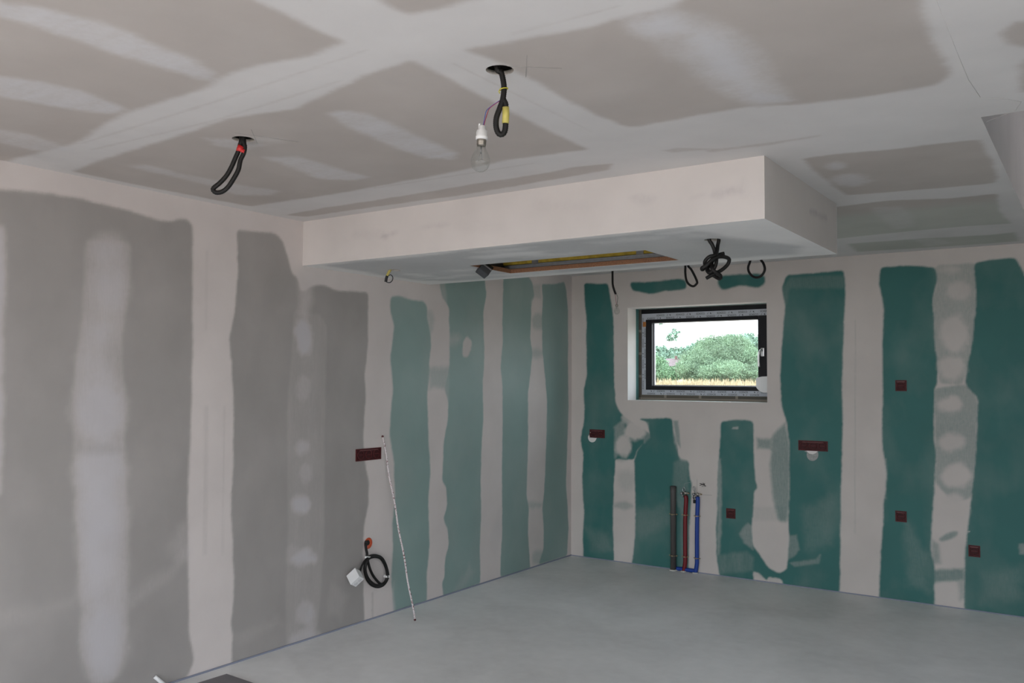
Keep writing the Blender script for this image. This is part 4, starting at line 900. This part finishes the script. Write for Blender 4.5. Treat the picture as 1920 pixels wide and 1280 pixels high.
def flex(name, pts, m, label, cu, clampv, vx, vy, blue=False):
    P = [py(u, v, -.022) for u, v in pts]; P[-1].z = .002
    t = thing(name, (P[-1].x, P[-1].y, 0), label, 'pipe')
    under(tubeobj('pipe_body', P, .0165, m, ribs=-0, n=14), t)
    for u, v in clampv: clamp(u, v, .0178, t, -.022)
    bm = bmesh.new(); lathe(bm, [(.026, .0005), (.023, .006), (.017, .008), (.0, .008)], Matrix.Translation((P[-1].x, -.03, 0)), 18); under(link('floor_collar', bm, M_GY, None, True), t)
    # stop valve at the top
    q = P[0]; bm = bmesh.new()
    tube(bm, [q, q+Vector((0, 0, .03))], .0095, 14); tube(bm, [q+Vector((-.028, 0, .022)), q+Vector((.022, 0, .022))], .0085, 14)
    bmesh.ops.create_icosphere(bm, subdivisions=2, radius=.013, matrix=Matrix.Translation(q+Vector((0, -.004, .022))))
    under(link('valve_body', bm, mat('chrome_brass', (.50, .47, .42), .25, 1), None, True), t)
    bm = bmesh.new()
    ring = [q+Vector((vx+.010*math.cos(a), -.018, .052+vy+.018*math.sin(a))) for a in np.linspace(0, 2*PI, 18)]
    tube(bm, ring, .003, 6); tube(bm, [q+Vector((vx, -.018, .035+vy)), q+Vector((0, -.012, .020))], .003, 6)
    under(link('valve_handle', bm, M_STEEL, None, True), t)
    bm = bmesh.new(); bmesh.ops.create_icosphere(bm, subdivisions=2, radius=.011, matrix=Matrix.Translation(q+Vector((-.034, -.003, .018)))); tube(bm, [q+Vector((-.03, -.004, .010)), q+Vector((-.022, -.004, -.012))] , .006, 10)
    under(link('outlet_cap', bm, M_STEEL, None, True), t)
    bm = bmesh.new(); box(bm, (q.x+.012, q.y-.006, q.z+.016), (q.x+.030, -.0005, q.z+.025)); under(link('wall_bracket', bm, M_BRASS), t)
    return t
flex('water_pipe', [(1285.5, 929), (1286.5, 938), (1285, 965), (1284.6, 1000), (1284.8, 1040), (1284.5, 1056), (1282, 1070)], M_PR, 'red hot water pipe with a small metal valve, beside the grey pipe', 0, [(1284.7, 965), (1284.5, 1043)], -.008, 0)
t = flex('water_pipe', [(1308, 931), (1308.3, 940), (1307.3, 967), (1306.8, 1000), (1306.8, 1045), (1306.5, 1058), (1304, 1073.5)], M_PB, 'blue cold water pipe with a dangling valve, right of the red pipe', 0, [(1307, 967), (1306.7, 1046)], -.024, .012)
q = py(1302, 935, -.03); bm = bmesh.new(); tube(bm, [q+Vector((-.004, 0, .028)), q+Vector((-.012, 0, .01)), q+Vector((0, 0, -.01))], .0035, 6); box(bm, (q.x-.009, q.y-.007, q.z-.035), (q.x+.009, q.y+.007, q.z-.008), bev=.002)
under(link('dangling_plug', bm, M_BLACK), t)
pa, pb2 = py(1269, 1063.5, -.017), py(1303, 1069.5, -.017)
t = thing('floor_pipe', (pa.x, pa.y, 0), 'short blue pipe lying along the foot of the back wall between the upright pipes', 'pipe')
under(tubeobj('pipe_body', [(pa.x, -.019, .0166), ((pa.x+pb2.x)/2, -.0185, .0170), (pb2.x, -.019, .0166)], .0155, M_PB, n=14), t)

# ================================================================== FLOOR OBJECTS AT THE BOTTOM EDGE
q0, q1, q2_ = [Vector(onplane(u, v, 2, .018)) for u, v in ((425, 1262.5), (372, 1279), (472, 1280))]
d1 = (q1-q0); d1.z = 0; d1.normalize(); d2 = Vector((-d1.y, d1.x, 0)); 
if d2.dot(q2_-q0) < 0: d2 = -d2
bm = bmesh.new(); Mq = Matrix.Translation((q0.x, q0.y, 0)) @ Matrix(((d1.x, d2.x, 0), (d1.y, d2.y, 0), (0, 0, 1))).to_4x4()
box(bm, (0, 0, 0.001), (1.1, .7, .018), M=Mq, bev=.002)
o = link('floor_panel', bm, mat('dark_grey_board', (.17, .16, .17), .6, var=.12, scale=8)); tag(o, 'dark grey flat panel lying on the floor near the left wall', 'panel')
w0, w1 = Vector(onplane(290, 1268, 0, .010)), Vector(onplane(312, 1292, 0, .05)); w1.z = .012
bm = bmesh.new(); dw = (w1-w0).normalized(); tube(bm, [w0, w0+dw*.01, w1], .010, 10); o = link('plastic_tube', bm, M_WHITEP, None, True); tag(o, 'short white plastic tube leaning at the foot of the left wall', 'tube')

# ================================================================== OUTSIDE
M_GROUND = mat('dry_ground', (.47, .38, .30), .95, var=.2, scale=.6)
M_FIELD = mat('field_soil', (.24, .20, .13), .95, var=.25, scale=.5)
M_GRASS = mat('dry_grass', (.40, .32, .19), .8, var=.2, scale=.8)
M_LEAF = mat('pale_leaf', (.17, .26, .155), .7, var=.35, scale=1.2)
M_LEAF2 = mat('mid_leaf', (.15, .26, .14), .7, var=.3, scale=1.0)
M_LEAFF = mat('far_leaf', (.19, .30, .22), .8, var=.22, scale=.25)  # pale haze of the far trees put into the leaf colour
M_BARK = mat('bark', (.16, .13, .10), .9)
def gz(x, y):        # terrain height: level at the house, rising gently to the field behind the back wall
    return -.25+max(0, min(1, (y-4)/24))*1.60+max(0, y-28)*.012 if y > 4 else -.25
for gname, gm, ys in (('ground', M_GROUND, [-60, -30, -12, 0, 4, 6]), ('field', M_FIELD, [6, 8, 12, 16, 20, 24, 28, 60, 140, 260])):
  bm = bmesh.new(); xs = [-220, -120, -60, -30, -15, 0, 15, 40, 90]
  vv = [[bm.verts.new((x, y, gz(x, y))) for x in xs] for y in ys]
  for i in range(len(ys)-1):
    for j in range(len(xs)-1): bm.faces.new((vv[i][j], vv[i][j+1], vv[i+1][j+1], vv[i+1][j]))
  tag(link(gname, bm, gm), kind='structure')
def dpt(u, v, D): return Vector(CAM + ray(u, v)*D)
# tall dry grass (nobody could count it)
def blades(name, n, y0, y1, m, hmin, hmax, seed):
    rs = random.Random(seed); verts, faces = [], []
    for i in range(n):
        y = y0+(y1-y0)*rs.random()**.8; D = (y-CAM[1])
        # wedge seen through the window, with a margin
        x = CAM[0]+D*(-.60+.42*rs.random()); z = gz(x, y); h = rs.uniform(hmin, hmax); w = .012+.0009*D; a = rs.uniform(0, PI); lx, ly = rs.uniform(-.12, .12), rs.uniform(-.12, .12)
        dx, dy = math.cos(a)*w, math.sin(a)*w; b = len(verts)
        verts += [(x-dx, y-dy, z-.02), (x+dx, y+dy, z-.02), (x+lx*.4+dx*.7, y+ly*.4+dy*.7, z+h*.6), (x+lx*.4-dx*.7, y+ly*.4-dy*.7, z+h*.6), (x+lx, y+ly, z+h)]
        faces += [(b, b+1, b+2, b+3), (b+3, b+2, b+4)]
    me = bpy.data.meshes.new(name); me.from_pydata(verts, [], faces); me.materials.append(m); o = bpy.data.objects.new(name, me); COL.objects.link(o); return o
tag(blades('tall_dry_grass', 34000, 8, 25, M_GRASS, .30, .62, 3), 'pale straw-coloured tall grass of the field outside the window', 'grass', None, 'stuff')
def leafcloud(lumps, n, size, seed, shell=.5):
    """lumps: (centre, (rx,ry,rz)); leaf cards scattered through the outer part of each lump"""
    rs = random.Random(seed); verts, faces = [], []
    wts = [r[0]*r[1]+r[0]*r[2] for c, r in lumps]; tot = sum(wts)
    for (c, r), wt in zip(lumps, wts):
        for i in range(int(n*wt/tot)):
            d = Vector((rs.gauss(0, 1), rs.gauss(0, 1), rs.gauss(0, 1))).normalized(); k = shell+(1.10-shell)*rs.random()**.75
            k *= 1+.13*math.sin(d.x*9+c.x)*math.sin(d.z*11+d.y*7)+.05*math.sin(d.x*23+d.z*19)
            p = Vector((c.x+d.x*r[0]*k, c.y+d.y*r[1]*k, c.z+d.z*r[2]*k))
            if p.z < gz(p.x, p.y)-.05: continue
            s = size*rs.uniform(.6, 1.3); a = Vector((rs.gauss(0, 1), rs.gauss(0, 1), rs.gauss(0, 1)+.6)).normalized(); b = a.orthogonal().normalized(); b = Matrix.Rotation(rs.uniform(0, 6.28), 3, a) @ b
            q = len(verts); verts += [p-a*s, p+b*s*.38+d*s*.1, p+a*s, p-b*s*.38]
            faces.append((q, q+1, q+2, q+3))
    return verts, faces
def plant(name, lumps, n, size, seed, m, label, cat, group=None, core=.72, trunk=None):
    base = lumps[0][0].copy(); base.z = gz(base.x, base.y)
    t = thing(name, tuple(base), label, cat, group)
    v, f = leafcloud(lumps, n, size, seed); me = bpy.data.meshes.new('foliage'); me.from_pydata([tuple(p) for p in v], [], f); me.materials.append(m)
    o = bpy.data.objects.new('foliage', me); COL.objects.link(o); under(o, t)
    bm = bmesh.new()
    if core:
        for c, r in lumps:
            M = Matrix.Translation(c) @ Matrix.Diagonal((r[0]*core, r[1]*core, r[2]*core, 1)); bm = bmesh.new(); bmesh.ops.create_icosphere(bm, subdivisions=2, radius=1, matrix=M)
            under(link('inner_twigs', bm, m, None, True), t)
        bm = bmesh.new()
    top_ = lumps[0][0]
    tube(bm, [base-Vector((0, 0, .1)), base.lerp(top_, .5)+Vector((.1, 0, 0)), top_], trunk or .12, 8, taper=lambda s: 1-.6*s)
    under(link('trunk', bm, M_BARK), t)
    return t
def lump(u, v, D, rpx, rpy): k = D/FPX; return (dpt(u, v, D), (rpx*k, rpx*k*.9, rpy*k))
# big willow-like bush
plant('willow_bush', [lump(1345, 668, 40, 44, 38), lump(1305, 680, 39, 32, 25), lump(1385, 672, 40.5, 36, 35), lump(1412, 690, 40, 26, 28), lump(1330, 655, 41, 26, 22), lump(1372, 648, 41, 30, 20), lump(1285, 691, 38, 18, 14), lump(1360, 696, 38.5, 44, 20), lump(1310, 700, 38.3, 34, 16), lump(1410, 700, 38.6, 34, 16)], 130000, .036, 5, M_LEAF, 'big rounded pale green bush in the middle of the window view', 'bush')
plant('shrub', [lump(1232, 690, 52, 20, 20), lump(1222, 680, 53, 14, 18), lump(1214, 694, 52, 16, 20), lump(1246, 699, 51, 14, 14)], 16000, .065, 8, M_LEAF2, 'green shrub at the left edge of the window view, in front of the house', 'bush')
plant('shrub', [lump(1264, 700, 46, 13, 12), lump(1275, 695, 46, 10, 13)], 9000, .055, 9, M_LEAF2, 'low light green shrub between the house and the big bush', 'bush')
# trees of the wood beyond
rs = random.Random(4)
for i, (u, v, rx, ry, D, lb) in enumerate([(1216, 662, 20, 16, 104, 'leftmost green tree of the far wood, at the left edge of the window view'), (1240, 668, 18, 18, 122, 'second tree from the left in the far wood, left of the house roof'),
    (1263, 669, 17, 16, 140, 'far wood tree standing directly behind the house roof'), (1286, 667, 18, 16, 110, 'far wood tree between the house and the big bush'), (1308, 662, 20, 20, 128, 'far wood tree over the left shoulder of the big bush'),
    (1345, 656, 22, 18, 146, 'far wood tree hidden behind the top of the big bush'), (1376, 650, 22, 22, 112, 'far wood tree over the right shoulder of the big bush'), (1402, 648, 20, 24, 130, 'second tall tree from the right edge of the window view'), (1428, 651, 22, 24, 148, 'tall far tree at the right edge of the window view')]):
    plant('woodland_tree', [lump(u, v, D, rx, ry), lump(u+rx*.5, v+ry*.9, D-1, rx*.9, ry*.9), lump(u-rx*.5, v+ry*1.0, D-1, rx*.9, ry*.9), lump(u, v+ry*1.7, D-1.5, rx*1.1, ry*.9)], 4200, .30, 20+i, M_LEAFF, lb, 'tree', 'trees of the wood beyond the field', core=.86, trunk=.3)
# slender sapling whose crown stands against the sky
k = lump
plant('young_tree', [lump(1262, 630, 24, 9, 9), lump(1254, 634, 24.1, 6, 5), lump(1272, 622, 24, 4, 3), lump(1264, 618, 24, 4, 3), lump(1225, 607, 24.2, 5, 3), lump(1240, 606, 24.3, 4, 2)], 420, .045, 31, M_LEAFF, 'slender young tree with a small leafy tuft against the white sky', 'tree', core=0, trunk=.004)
# house with reddish-grey hipped roof
hb = dpt(1262, 700, 70); D = 70; kk = D/FPX
hb.z = gz(hb.x, hb.y)
t = thing('house', tuple(hb), 'distant house with a mauve-brown tiled roof half hidden behind bushes', 'house')
X = Vector(RT); X.z = 0; X.normalize(); Y = Vector((-X.y, X.x, 0))
def HP(a, b, z): return hb+X*a+Y*b+Vector((0, 0, z-hb.z))
ze = dpt(1264, 685, D).z; zr = dpt(1264, 671, D).z
def hexa(P, name, m, par):
    bm = bmesh.new(); v = [bm.verts.new(p) for p in P]; 
    for q in ((0, 1, 2, 3), (7, 6, 5, 4), (0, 4, 5, 1), (1, 5, 6, 2), (2, 6, 7, 3), (3, 7, 4, 0)): bm.faces.new([v[i] for i in q])
    under(link(name, bm, m), par)
hexa([HP(-.9, 0, hb.z-.3), HP(1.4, 0, hb.z-.3), HP(1.4, 3, hb.z-.3), HP(-.9, 3, hb.z-.3), HP(-.9, 0, ze), HP(1.4, 0, ze), HP(1.4, 3, ze), HP(-.9, 3, ze)], 'wall', mat('house_render', (.24, .22, .19), .8), t)
hexa([HP(-1.1, -.25, ze-.05), HP(1.6, -.25, ze-.05), HP(1.6, 3.2, ze-.05), HP(-1.1, 3.2, ze-.05), HP(-.2, 1.2, zr), HP(.95, 1.2, zr), HP(.95, 1.8, zr), HP(-.2, 1.8, zr)], 'roof', mat('mauve_tiles', (.13, .095, .095), .8, var=.2, scale=4), t)
hexa([HP(.35, 1.0, zr-.3), HP(.55, 1.0, zr-.3), HP(.55, 1.2, zr-.3), HP(.35, 1.2, zr-.3), HP(.35, 1.0, zr+.2), HP(.55, 1.0, zr+.2), HP(.55, 1.2, zr+.2), HP(.35, 1.2, zr+.2)], 'chimney', mat('chimney_brick', (.12, .07, .06), .8), t)
